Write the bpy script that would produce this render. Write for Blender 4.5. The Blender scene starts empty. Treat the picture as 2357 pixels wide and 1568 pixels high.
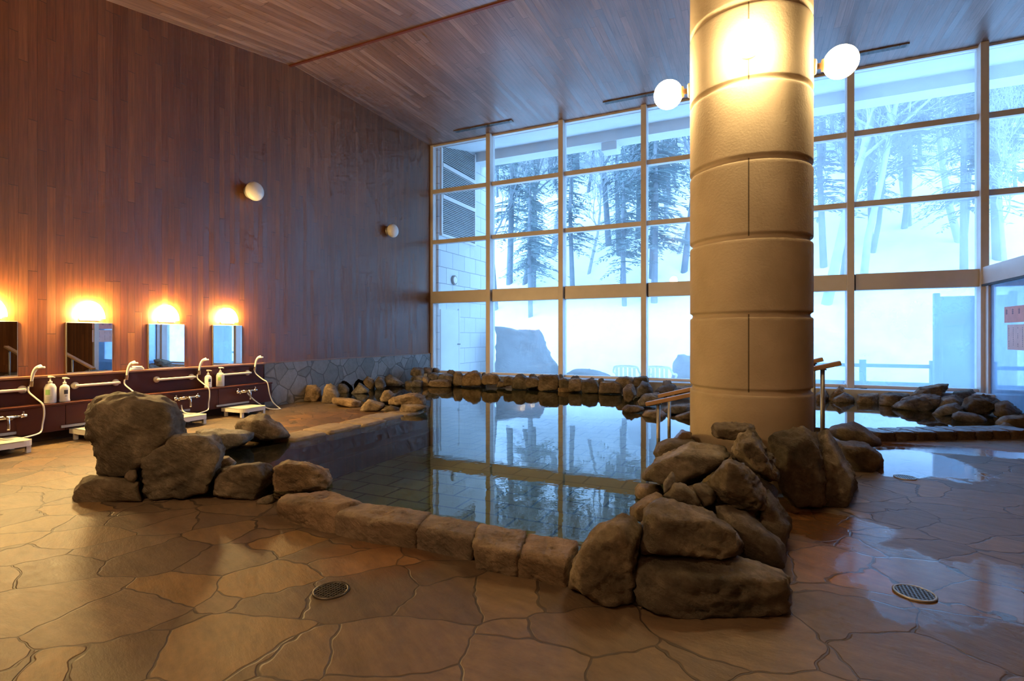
import bpy, bmesh, math, random
import numpy as np
from mathutils import Vector, Matrix, noise
SC = bpy.context.scene
COL = SC.collection
PI = math.pi
# ------------------------------------------------------------------ camera geometry
F, CX, CY, H = 1192.0, 1178.5, 771.0, 1.2
TH = math.radians(24.9)
c_, s_ = math.cos(TH), math.sin(TH)
def W(u, v, D):
    l = (u-CX)/F*D
    return Vector((-s_*D+c_*l, c_*D+s_*l, H-(v-CY)/F*D))
def P(u, v, Z=0.0): return W(u, v, (H-Z)*F/(v-CY))
def PX(u, v, X): return W(u, v, X/(-s_+c_*(u-CX)/F))
def PY(u, v, Y): return W(u, v, Y/(c_+s_*(u-CX)/F))
cam = bpy.data.cameras.new('camera'); co = bpy.data.objects.new('camera', cam); COL.objects.link(co)
co.location = (0, 0, H); co.rotation_euler = (PI/2, 0, TH)
cam.sensor_width = 36; cam.lens = F/2357*36; cam.shift_y = -(784-CY)/2357; cam.clip_end = 300; cam.clip_start = .02
SC.camera = co
# ------------------------------------------------------------------ material helper
class Mat:
    def __init__(s, name, rough=.5, color=(.5,.5,.5), metal=0, spec=None):
        s.m = bpy.data.materials.new(name); s.m.use_nodes = True
        s.nt = s.m.node_tree; s.b = s.nt.nodes['Principled BSDF']; s.out = s.nt.nodes['Material Output']
        s.set(s.b, 'Base Color', color); s.set(s.b, 'Roughness', rough); s.set(s.b, 'Metallic', metal)
        if spec is not None: s.set(s.b, 'Specular IOR Level', spec)
    def set(s, n, k, v):
        i = n.inputs[k]
        if hasattr(v, 'is_linked') or isinstance(v, bpy.types.NodeSocket): s.nt.links.new(v, i)
        else:
            if isinstance(v, (tuple, list)) and i.type == 'RGBA' and len(v) == 3: v = (*v, 1)
            i.default_value = v
    def n(s, t, **k):
        return s.nt.nodes.new('ShaderNode'+t)
    def pos(s): return s.n('NewGeometry').outputs['Position']
    def obj(s): return s.n('TexCoord').outputs['Object']
    def rnd(s): return s.n('ObjectInfo').outputs['Random']
    def math(s, op, a, b=0.0, c=0.0):
        n = s.n('Math'); n.operation = op
        for i, x in enumerate((a, b, c)): s.set(n, i, x)
        return n.outputs[0]
    def vm(s, op, a, b=(0,0,0)):
        n = s.n('VectorMath'); n.operation = op
        s.set(n, 0, a); s.set(n, 1, b)
        return n.outputs['Value'] if op in ('LENGTH','DISTANCE','DOT_PRODUCT') else n.outputs[0]
    def sep(s, v):
        n = s.n('SeparateXYZ'); s.set(n, 0, v); return n.outputs
    def comb(s, x, y, z):
        n = s.n('CombineXYZ')
        for i, q in enumerate((x, y, z)): s.set(n, i, q)
        return n.outputs[0]
    def mix(s, f, a, b, mode='MIX'):
        n = s.n('Mix'); n.data_type = 'RGBA'; n.blend_type = mode
        s.set(n, 0, f); s.set(n, 6, a); s.set(n, 7, b); return n.outputs[2]
    def noise(s, v, scale, detail=3, rough=.55, col=False):
        n = s.n('TexNoise'); s.set(n, 'Vector', v); s.set(n, 'Scale', scale); s.set(n, 'Detail', detail); s.set(n, 'Roughness', rough)
        return n.outputs['Color' if col else 'Fac']
    def white(s, v):
        n = s.n('TexWhiteNoise'); s.set(n, 'Vector', v); return n.outputs
    def vor(s, v, scale, feat='F1', rnd=1.0):
        n = s.n('TexVoronoi'); n.feature = feat; s.set(n, 'Vector', v); s.set(n, 'Scale', scale); s.set(n, 'Randomness', rnd); return n.outputs
    def ramp(s, f, stops):
        n = s.n('ValToRGB'); s.set(n, 0, f); e = n.color_ramp.elements
        while len(e) < len(stops): e.new(.5)
        for q, (p, c) in zip(e, stops): q.position = p; q.color = (*c, 1) if len(c) == 3 else c
        return n.outputs[0]
    def smooth(s, x, a, b):
        n = s.n('MapRange'); n.interpolation_type = 'SMOOTHSTEP'; s.set(n, 0, x); s.set(n, 1, a); s.set(n, 2, b); return n.outputs[0]
    def bump(s, h, strength=.3, dist=.02, inv=False):
        n = s.n('Bump'); s.set(n, 'Height', h); s.set(n, 'Strength', strength); s.set(n, 'Distance', dist); n.invert = inv
        s.set(s.b, 'Normal', n.outputs[0]); return n.outputs[0]
    def color(s, c): s.set(s.b, 'Base Color', c)

def boards(name, ua, va, w, L, cols, rough=.45, line=.03, grain=(60, 3)):
    m = Mat(name, rough); p = m.sep(m.pos())
    u = m.math('DIVIDE', p[ua], w); row = m.math('FLOOR', u)
    r = m.white(m.comb(row, 3.7, 1.1))['Value']
    v = m.math('ADD', m.math('DIVIDE', p[va], L), m.math('MULTIPLY', r, 17.3)); seg = m.math('FLOOR', v)
    k = m.white(m.comb(row, seg, 5.5))['Value']
    col = m.ramp(k, cols)
    g = m.noise(m.comb(m.math('MULTIPLY', u, grain[0]*w), m.math('MULTIPLY', v, grain[1]*L), m.math('MULTIPLY', k, 50)), 1, 4, .6)
    col = m.mix(.55, col, m.mix(1, col, m.ramp(g, [(.25, (.35,.35,.35)), (.75, (1.5,1.5,1.5))]), 'MULTIPLY'))
    big = m.noise(m.pos(), .5, 2)
    col = m.mix(.5, col, m.mix(1, col, m.ramp(big, [(.3, (.6,.6,.6)), (.7, (1.35,1.35,1.35))]), 'MULTIPLY'))
    fu = m.math('ABSOLUTE', m.math('SUBTRACT', m.math('FRACT', u), .5)); fv = m.math('ABSOLUTE', m.math('SUBTRACT', m.math('FRACT', v), .5))
    ln = m.math('MAXIMUM', m.smooth(fu, .5-line, .5), m.smooth(fv, .5-.004, .5))
    m.color(m.mix(m.math('MULTIPLY', ln, .75), col, (.012,.006,.004)))
    m.bump(m.math('SUBTRACT', m.math('MULTIPLY', g, .15), ln), .2, .003)
    m.set(m.b, 'Roughness', m.math('ADD', rough-.08, m.math('MULTIPLY', k, .16)))
    return m.m

def stone(name, stops, scale=1.0, bumpd=.045, rough=.7, streak=.5):
    m = Mat(name, rough, spec=.35); o = m.vm('ADD', m.obj(), m.comb(m.math('MULTIPLY', m.rnd(), 37), m.math('MULTIPLY', m.rnd(), 91), m.math('MULTIPLY', m.rnd(), 13)))
    n1 = m.noise(o, 2.2*scale, 6, .65); n2 = m.noise(o, 15*scale, 8, .75)
    sp = m.sep(o)
    ly = m.noise(m.comb(m.math('MULTIPLY', sp[0], 3.0), m.math('MULTIPLY', sp[1], 3.0), m.math('MULTIPLY', m.math('ADD', sp[2], m.math('MULTIPLY', sp[0], .5)), 26)), scale, 4, .65)
    col = m.ramp(m.math('ADD', m.math('MULTIPLY', n1, .7), m.math('MULTIPLY', n2, .3)), stops)
    col = m.mix(streak, col, m.mix(1, col, m.ramp(ly, [(.3, (.55,.53,.5)), (.7, (1.35,1.3,1.25))]), 'MULTIPLY'))
    crk = m.vor(m.vm('ADD', o, m.vm('SCALE', m.noise(o, 3*scale, 3, .6, True))), 2.1*scale, 'DISTANCE_TO_EDGE')['Distance']
    ck = m.math('SUBTRACT', 1, m.smooth(crk, 0, .035))
    hue = m.ramp(m.rnd(), [(0, (.8,.8,.86)), (.5, (1,1,1)), (1, (1.15,1.02,.85))])
    col = m.mix(1, col, hue, 'MULTIPLY')
    m.color(m.mix(m.math('MULTIPLY', ck, .0), col, (.02,.016,.012)))
    h = m.math('ADD', m.math('ADD', m.math('MULTIPLY', n2, .7), m.math('MULTIPLY', ly, .35)), m.math('MULTIPLY', ck, -.0))
    m.bump(h, .9, bumpd)
    return m.m

def plain(name, col, rough=.5, metal=0, nscale=None, amt=.2, bump=0):
    m = Mat(name, rough, col, metal)
    k = m.noise(m.obj(), nscale or 8, 3)
    m.color(m.mix(amt, col, m.mix(1, col, m.ramp(k, [(.3, (.6,.6,.6)), (.7, (1.3,1.3,1.3))]), 'MULTIPLY')))
    if bump: m.bump(m.noise(m.obj(), (nscale or 8)*6, 3), .4, bump)
    return m.m
def emit(name, col, st):
    m = Mat(name); e = m.n('Emission'); m.set(e, 0, col); m.set(e, 1, st); m.nt.links.new(e.outputs[0], m.out.inputs[0]); return m.m
def glass(name, ior, tint, fog=0.0, wave=None, fogcol=(.8,.88,1)):
    m = Mat(name); g = m.n('NewGeometry')
    iorv = m.math('ADD', ior, m.math('MULTIPLY', g.outputs['Backfacing'], 1/ior-ior))
    fr = m.n('Fresnel'); m.set(fr, 'IOR', iorv); tr = m.n('BsdfTransparent'); gl = m.n('BsdfGlossy')
    m.set(tr, 0, tint); m.set(gl, 'Roughness', 0.0 if not wave else .01); m.set(gl, 0, (1,1,1))
    if wave:
        p = m.sep(m.pos()); v = m.comb(p[0], m.math('MULTIPLY', p[1], 1.0), 0)
        h = m.math('ADD', m.noise(v, wave[0], 3, .6), m.math('MULTIPLY', m.noise(v, wave[0]*.23, 2), 1.5))
        b = m.n('Bump'); m.set(b, 'Height', h); m.set(b, 'Strength', wave[1]); m.set(b, 'Distance', .01)
        m.set(gl, 'Normal', b.outputs[0]); m.set(fr, 'Normal', b.outputs[0])
    base = tr.outputs[0]
    if fog:
        tl = m.n('BsdfTranslucent'); m.set(tl, 0, fogcol)
        mx0 = m.n('MixShader'); k = m.math('MULTIPLY', m.ramp(m.noise(m.pos(), 1.3, 4), [(.2, (.6,.6,.6)), (.8, (1.3,1.3,1.3))]), fog)
        m.set(mx0, 0, k); m.nt.links.new(base, mx0.inputs[1]); m.nt.links.new(tl.outputs[0], mx0.inputs[2]); base = mx0.outputs[0]
    mx = m.n('MixShader'); m.set(mx, 0, fr.outputs[0]); m.nt.links.new(base, mx.inputs[1]); m.nt.links.new(gl.outputs[0], mx.inputs[2])
    m.nt.links.new(mx.outputs[0], m.out.inputs[0]); return m.m

M = {}
M['wall_wood'] = boards('wall_wood', 1, 2, .085, 1.7, [(0, (.150,.046,.0115)), (.4, (.178,.056,.0145)), (.75, (.20,.066,.018)), (1, (.235,.082,.024))], .42, grain=(55, 2.2))
M['wall_wood_side'] = boards('wall_wood_side', 0, 2, .085, 1.7, [(0, (.15,.06,.03)), (1, (.28,.12,.06))], .5)
M['ceil_wood'] = boards('ceil_wood', 0, 1, .095, 1.9, [(0, (.180,.098,.074)), (.4, (.222,.128,.10)), (.75, (.26,.156,.125)), (1, (.32,.205,.17))], .38, line=.045, grain=(45, 2))
M['counter'] = plain('counter', (.075,.019,.010), .5, 0, 3, .3); M['counter'].node_tree.nodes['Principled BSDF'].inputs['Specular IOR Level'].default_value = .2
M['counter_dark'] = plain('counter_dark', (.045,.02,.014), .6, 0, 3, .3)
M['trim_red'] = plain('trim_red', (.15,.035,.02), .5)
M['trim_wood'] = plain('trim_wood', (.26,.12,.06), .4)
M['rock'] = stone('rock', [(.36, (.052,.042,.029)), (.5, (.16,.128,.09)), (.64, (.36,.30,.215))])
M['rock_tan'] = stone('rock_tan', [(.36, (.09,.066,.044)), (.5, (.26,.195,.132)), (.64, (.50,.40,.29))], 1.6)
M['rock_grey'] = stone('rock_grey', [(.36, (.06,.055,.052)), (.5, (.20,.18,.165)), (.64, (.46,.43,.39))], 1.8)
M['rock_wet'] = stone('rock_wet', [(.25, (.04,.026,.018)), (.5, (.10,.062,.038)), (.75, (.19,.12,.075))], 1.2, .03, .25)
M['kerb'] = stone('kerb', [(.3, (.10,.075,.052)), (.5, (.28,.21,.15)), (.7, (.46,.355,.26))], 2.2, .045, .75, .25)
M['rim'] = stone('rim', [(.25, (.16,.12,.085)), (.5, (.34,.26,.18)), (.75, (.48,.38,.28))], 2.2, .03, .6, .2)
M['white'] = plain('white_plastic', (.72,.69,.62), .35, 0, 6, .1)
M['bar'] = plain('bar_resin', (.70,.62,.50), .4, 0, 6, .1)
M['grey_plastic'] = plain('grey_plastic', (.36,.35,.35), .45)
M['chrome'] = plain('chrome', (.72,.68,.62), .18, 1)
M['steel'] = plain('steel', (.36,.33,.29), .5, .9)
M['dark_metal'] = plain('dark_metal', (.05,.045,.04), .5, .6)
M['grate'] = plain('grate', (.10,.085,.07), .4, .8)
M['rail_wood'] = plain('rail_wood', (.40,.22,.10), .45, 0, 5, .35)
M['frame'] = plain('frame_aluminium', (.68,.62,.58), .45, .15, 4, .12)
M['frame_dark'] = plain('frame_gap', (.03,.03,.035), .6)
M['mirror'] = Mat('mirror_silver', .01, (.86,.88,.9), 1).m
M['plaster'] = plain('plaster', (.62,.62,.62), .8, 0, 2, .15)
M['cloth'] = plain('cloth', (.8,.78,.72), .9, 0, 20, .15, .004)
M['green'] = plain('green_print', (.35,.62,.22), .5)
M['black_print'] = plain('black_print', (.07,.07,.09), .5)
M['print_line'] = plain('print_line', (.32,.42,.33), .5)
M['dome'] = plain('dome_shade', (.74,.71,.66), .35, 0, 5, .05)
M['paper_pink'] = plain('paper_pink', (.82,.62,.62), .8)
M['paper_red'] = plain('paper_red', (.80,.42,.40), .8)
M['ink'] = plain('ink', (.16,.14,.22), .8)
M['grille'] = plain('grille', (.16,.12,.10), .5)
GLOBE = emit('globe_glow', (1, .74, .37), 78)
LAMP = emit('lamp_glow', (1, .65, .23), 240)
M['pane'] = glass('pane', 1.45, (.93,.96,.98), .05, fogcol=(.6,.8,1))
M['pane_fog'] = glass('pane_fog', 1.45, (.9,.95,1.0), .18, fogcol=(.95,.97,1))
M['pane_mist'] = glass('pane_mist', 1.45, (.93,.96,1.0), .28, fogcol=(.6,.8,1))
M['pane_vest'] = glass('pane_vest', 1.45, (.88,.94,1.0), .5, fogcol=(.62,.8,1))
M['water'] = glass('water', 1.42, (.50,.58,.48), 0, (5, .06))
# column plaster with vertical seams
m = Mat('column_plaster', .9, spec=.15); p = m.sep(m.pos())
n1 = m.noise(m.pos(), 55, 4, .6); n2 = m.noise(m.pos(), 3, 3)
col = m.ramp(n2, [(.3, (.45,.36,.245)), (.7, (.55,.445,.31))])
sx = m.math('LESS_THAN', m.math('ABSOLUTE', m.math('ADD', p[0], .025)), .0045)
zz = m.math('LESS_THAN', m.math('ABSOLUTE', m.math('SUBTRACT', m.math('MODULO', m.math('SUBTRACT', p[2], .7675), 1.175), .2938)), .2938)
yy = m.math('LESS_THAN', p[1], 4.7)
ln = m.math('MULTIPLY', m.math('MULTIPLY', sx, zz), yy)
m.color(m.mix(m.math('MULTIPLY', ln, .8), col, (.03,.022,.015)))
m.bump(m.math('SUBTRACT', n1, ln), .6, .004); M['column'] = m.m
# crazy paving floor
m = Mat('flagstone', .5, spec=.45); pos = m.pos(); p = m.sep(pos)
rot = m.comb(m.math('ADD', m.math('MULTIPLY', p[0], .80), m.math('MULTIPLY', p[1], .5)), m.math('ADD', m.math('MULTIPLY', p[0], -.62), m.math('MULTIPLY', p[1], 1.05)), 0)
dn = m.vm('SCALE', m.vm('SUBTRACT', m.noise(pos, 2.2, 3, .6, True), (.5,.5,.5)))
dn.node.inputs['Scale'].default_value = .22
vv = m.vm('ADD', rot, dn)
ve = m.vor(vv, 2.55, 'DISTANCE_TO_EDGE', .95)['Distance']; vc = m.vor(vv, 2.55, 'F1', .95)['Color']
rc = m.sep(vc)
sc_ = m.ramp(rc[0], [(0, (.10,.068,.043)), (.3, (.128,.086,.053)), (.55, (.148,.099,.060)), (.78, (.168,.113,.066)), (.9, (.188,.122,.062)), (1, (.215,.125,.048))])
st = m.noise(m.comb(m.math('ADD', m.math('MULTIPLY', p[0], 4), m.math('MULTIPLY', rc[1], 20)), m.math('ADD', m.math('MULTIPLY', p[1], 12), m.math('MULTIPLY', p[0], m.math('MULTIPLY', rc[2], 8))), m.math('MULTIPLY', rc[2], 9)), 1.2, 6, .7)
fine = m.noise(pos, 14, 6, .7)
sc_ = m.mix(.65, sc_, m.mix(1, sc_, m.ramp(st, [(.3, (.6,.58,.55)), (.7, (1.35,1.3,1.22))]), 'MULTIPLY'))
sc_ = m.mix(.5, sc_, m.mix(1, sc_, m.ramp(fine, [(.3, (.65,.65,.65)), (.7, (1.3,1.3,1.3))]), 'MULTIPLY'))
gw = m.math('ADD', .002, m.math('MULTIPLY', m.noise(pos, 1.7, 2), .018))
gr = m.math('SUBTRACT', 1, m.smooth(ve, m.math('MULTIPLY', gw, .55), m.math('MULTIPLY', gw, 1.5)))
sc_ = m.mix(m.math('MULTIPLY', gr, .85), sc_, (.045,.032,.022))
wet = None
wn = m.math('MULTIPLY', m.math('SUBTRACT', m.noise(pos, 2.4, 4, .6), .5), 1.5)
def wetspot(x, y, r, amt=1.0, sx=1.0, sy=1.0):
    global wet
    d = m.vm('LENGTH', m.vm('MULTIPLY', m.vm('SUBTRACT', pos, (x, y, 0)), (1/(r*sx), 1/(r*sy), 0)))
    w = m.math('MULTIPLY', m.smooth(m.math('ADD', d, wn), 1.0, .82), amt)
    wet = w if wet is None else m.math('MAXIMUM', wet, w)
wetspot(1.35, 6.0, .62, 1, .85, 1.25); wetspot(1.9, 6.8, .5, .8, 1.8, .5); wetspot(.72, 3.15, .42, .85, .8, 1.2); wetspot(.45, 3.75, .35, .6); wetspot(1.15, 3.15, .4, .85)

stain_and_glow = None  # orange stains by drain, pile and kerb, plus mirror-lamp light painted on the patio
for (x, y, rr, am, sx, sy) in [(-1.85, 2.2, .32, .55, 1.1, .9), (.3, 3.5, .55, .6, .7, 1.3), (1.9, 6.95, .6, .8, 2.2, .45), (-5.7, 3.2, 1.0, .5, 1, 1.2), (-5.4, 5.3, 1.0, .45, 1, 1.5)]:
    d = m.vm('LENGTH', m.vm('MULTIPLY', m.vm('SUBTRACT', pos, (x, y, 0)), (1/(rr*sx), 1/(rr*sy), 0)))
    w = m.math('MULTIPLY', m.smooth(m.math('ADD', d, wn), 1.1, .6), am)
    stain_and_glow = w if stain_and_glow is None else m.math('MAXIMUM', stain_and_glow, w)
sc_ = m.mix(stain_and_glow, sc_, m.mix(1, sc_, (1.25, .76, .36), 'MULTIPLY'))
m.color(m.mix(m.math('MULTIPLY', wet, .55), sc_, m.mix(1, sc_, (.95,.60,.30), 'MULTIPLY')))
m.set(m.b, 'Roughness', m.math('ADD', m.math('MULTIPLY', m.math('SUBTRACT', 1, wet), m.math('ADD', .36, m.math('MULTIPLY', fine, .25))), .03))
hh = m.math('ADD', m.math('MULTIPLY', m.math('SUBTRACT', 1, gr), .4), m.math('ADD', m.math('MULTIPLY', st, .45), m.math('MULTIPLY', fine, .25)))
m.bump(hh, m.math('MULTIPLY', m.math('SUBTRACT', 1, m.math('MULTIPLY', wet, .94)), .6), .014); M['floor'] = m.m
# pool tiles
m = Mat('pool_tile', .5); br = m.n('TexBrick'); p = m.sep(m.pos())
m.set(br, 'Vector', m.comb(p[0], p[1], 0)); m.set(br, 'Scale', 1.0); m.set(br, 'Brick Width', .42); m.set(br, 'Row Height', .32); m.set(br, 'Mortar Size', .012)
m.set(br, 'Color1', (.21,.205,.105)); m.set(br, 'Color2', (.28,.27,.15)); m.set(br, 'Mortar', (.025,.025,.018))
k = m.noise(m.pos(), 4, 5, .7)
m.color(m.mix(.5, br.outputs[0], m.mix(1, br.outputs[0], m.ramp(k, [(.3, (.6,.6,.6)), (.7, (1.3,1.3,1.3))]), 'MULTIPLY'))); M['tile'] = m.m
M['pool_ledge'] = plain('pool_ledge', (.06,.042,.036), .6, 0, 5, .4)
# stone wainscot
m = Mat('wainscot_stone', .6); p = m.sep(m.pos()); v = m.comb(p[1], m.math('MULTIPLY', p[2], 1.0), 0)
v2 = m.vm('ADD', v, m.vm('MULTIPLY', m.noise(m.pos(), 3, 2, .5, True), (.1,.1,.1)));
e = m.vor(v2, 3.6, 'DISTANCE_TO_EDGE')['Distance']; cc = m.sep(m.vor(v2, 3.6, 'F1')['Color'])
col = m.ramp(cc[0], [(0, (.17,.16,.15)), (1, (.30,.28,.26))]); g = m.math('SUBTRACT', 1, m.smooth(e, .012, .04))
col = m.mix(.5, col, m.mix(1, col, m.ramp(m.noise(m.pos(), 9, 5, .7), [(.3, (.6,.6,.6)), (.7, (1.3,1.3,1.3))]), 'MULTIPLY'))
m.color(m.mix(m.math('MULTIPLY', g, .6), col, (.05,.045,.045))); m.bump(m.math('SUBTRACT', m.noise(m.pos(), 12, 4), g), .5, .012); M['wainscot'] = m.m
# exterior block wall
m = Mat('block_wall', .85); br = m.n('TexBrick'); p = m.sep(m.pos()); m.set(br, 'Vector', m.comb(p[1], p[2], 0)); m.set(br, 'Scale', 1); m.set(br, 'Brick Width', .62); m.set(br, 'Row Height', .42); m.set(br, 'Mortar Size', .008)
m.set(br, 'Color1', (.55,.55,.55)); m.set(br, 'Color2', (.62,.62,.62)); m.set(br, 'Mortar', (.22,.22,.24)); m.color(br.outputs[0]); M['block'] = m.m
m = Mat('snow', .7); m.color(m.ramp(m.noise(m.pos(), .6, 4), [(.3, (.86,.88,.92)), (.7, (.95,.95,.96))])); m.bump(m.noise(m.pos(), 1.2, 5), .4, .2); M['snow'] = m.m
M['bark'] = plain('bark', (.16,.17,.18), .9, 0, 4, .4)
M['bark_pale'] = plain('bark_pale', (.36,.365,.38), .9, 0, 4, .4)
M['needle'] = plain('needle', (.125,.16,.155), .9, 0, 1, .4)
M['dark_rock'] = stone('dark_rock', [(.25, (.03,.035,.04)), (.5, (.07,.08,.09)), (.75, (.13,.14,.15))])
M['weathered'] = plain('weathered_wood', (.17,.17,.18), .8)
M['terrace'] = plain('terrace', (.5,.5,.52), .7)

# ------------------------------------------------------------------ mesh helpers
def tag(o, label=None, cat=None, group=None, kind=None):
    if label: o['label'] = label
    if cat: o['category'] = cat
    if group: o['group'] = group
    if kind: o['kind'] = kind
    return o
def link(name, me, parent=None):
    o = bpy.data.objects.new(name, me); COL.objects.link(o)
    if parent is not None: o.parent = parent
    return o
def build(name, bm, mat, parent=None, smooth=False, origin=None):
    """one mesh object; origin recentres vertices for top-level things"""
    if origin is not None:
        bmesh.ops.translate(bm, verts=bm.verts, vec=-Vector(origin))
    bmesh.ops.recalc_face_normals(bm, faces=bm.faces)
    me = bpy.data.meshes.new(name); bm.to_mesh(me); bm.free()
    me.materials.append(M[mat] if isinstance(mat, str) else mat)
    if smooth:
        for f in me.polygons: f.use_smooth = True
    o = link(name, me, parent)
    if origin is not None: o.location = origin
    return o
def empty(name, loc, label=None, cat=None, group=None, kind=None, rz=0):
    o = bpy.data.objects.new(name, None); COL.objects.link(o); o.location = loc; o.rotation_euler = (0, 0, rz); o.empty_display_size = .1
    return tag(o, label, cat, group, kind)
def box(bm, x0, x1, y0, y1, z0, z1, bev=0, seg=2, mtx=None):
    r = bmesh.ops.create_cube(bm, size=1); vs = r['verts']
    for v in vs: v.co = Vector(((x0+x1)/2+v.co.x*(x1-x0), (y0+y1)/2+v.co.y*(y1-y0), (z0+z1)/2+v.co.z*(z1-z0)))
    if bev:
        es = list({e for v in vs for e in v.link_edges})
        r2 = bmesh.ops.bevel(bm, geom=es, offset=bev, segments=seg, affect='EDGES', profile=.5)
        vs = list({v for v in r2['verts']} | {v for v in vs if v.is_valid})
    if mtx is not None: bmesh.ops.transform(bm, matrix=mtx, verts=[v for v in vs if v.is_valid])
    return vs
def BX(*a, **k):
    bm = bmesh.new(); box(bm, *a, **k); return bm
def tube(bm, pts, rad, n=10, cap=True):
    pts = [Vector(p) for p in pts]; N = len(pts)
    rad = rad if isinstance(rad, (list, tuple)) else [rad]*N
    rings = []; up = None
    for i, p in enumerate(pts):
        t = (pts[min(i+1, N-1)]-pts[max(i-1, 0)])
        t = t.normalized() if t.length > 1e-9 else Vector((0, 0, 1))
        if up is None:
            a = Vector((0, 0, 1)) if abs(t.z) < .9 else Vector((1, 0, 0))
            up = t.cross(a).normalized()
        else:
            up = (up - t*up.dot(t)); up = up.normalized() if up.length > 1e-6 else t.orthogonal().normalized()
        w = t.cross(up)
        rings.append([bm.verts.new(p+(up*math.cos(2*PI*k/n)+w*math.sin(2*PI*k/n))*rad[i]) for k in range(n)])
    for a, b in zip(rings, rings[1:]):
        for k in range(n): bm.faces.new((a[k], a[(k+1) % n], b[(k+1) % n], b[k]))
    if cap:
        bm.faces.new(rings[0][::-1]); bm.faces.new(rings[-1])
def lathe(bm, prof, n=32, loc=(0,0,0), axis='Z', cap=True):
    L = Vector(loc); rings = []
    for r, z in prof:
        ring = []
        for k in range(n):
            a = 2*PI*k/n
            q = {'Z': (r*math.cos(a), r*math.sin(a), z), 'X': (z, r*math.cos(a), r*math.sin(a)), 'Y': (r*math.cos(a), z, r*math.sin(a))}[axis]
            ring.append(bm.verts.new(L+Vector(q)))
        rings.append(ring)
    for a, b in zip(rings, rings[1:]):
        for k in range(n): bm.faces.new((a[k], a[(k+1) % n], b[(k+1) % n], b[k]))
    if cap:
        bm.faces.new(rings[0][::-1]); bm.faces.new(rings[-1])
def smoothpath(pts, k=6):
    pts = [Vector(p) for p in pts]; out = []
    for i in range(len(pts)-1):
        p0 = pts[max(i-1, 0)]; p1 = pts[i]; p2 = pts[i+1]; p3 = pts[min(i+2, len(pts)-1)]
        for j in range(k):
            t = j/k
            out.append(.5*((2*p1)+(p2-p0)*t+(2*p0-5*p1+4*p2-p3)*t*t+(3*p1-p0-3*p2+p3)*t**3))
    return out+[pts[-1]]
def copy_tree(o, parent=None):
    c = o.copy(); COL.objects.link(c)
    if parent is not None: c.parent = parent
    for ch in o.children: copy_tree(ch, c)
    return c
def grid_fill(name, outer, holes, z, mat):
    bm = bmesh.new(); es = []
    for loop in [outer]+holes:
        vs = [bm.verts.new((x, y, z)) for x, y in loop]
        es += [bm.edges.new((vs[i], vs[(i+1) % len(vs)])) for i in range(len(vs))]
    bmesh.ops.triangle_fill(bm, edges=es, use_beauty=True, use_dissolve=False)
    for f in bm.faces:
        if f.normal.z < 0: f.normal_flip()
    me = bpy.data.meshes.new(name); bm.to_mesh(me); bm.free(); me.materials.append(M[mat]); return me

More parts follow.
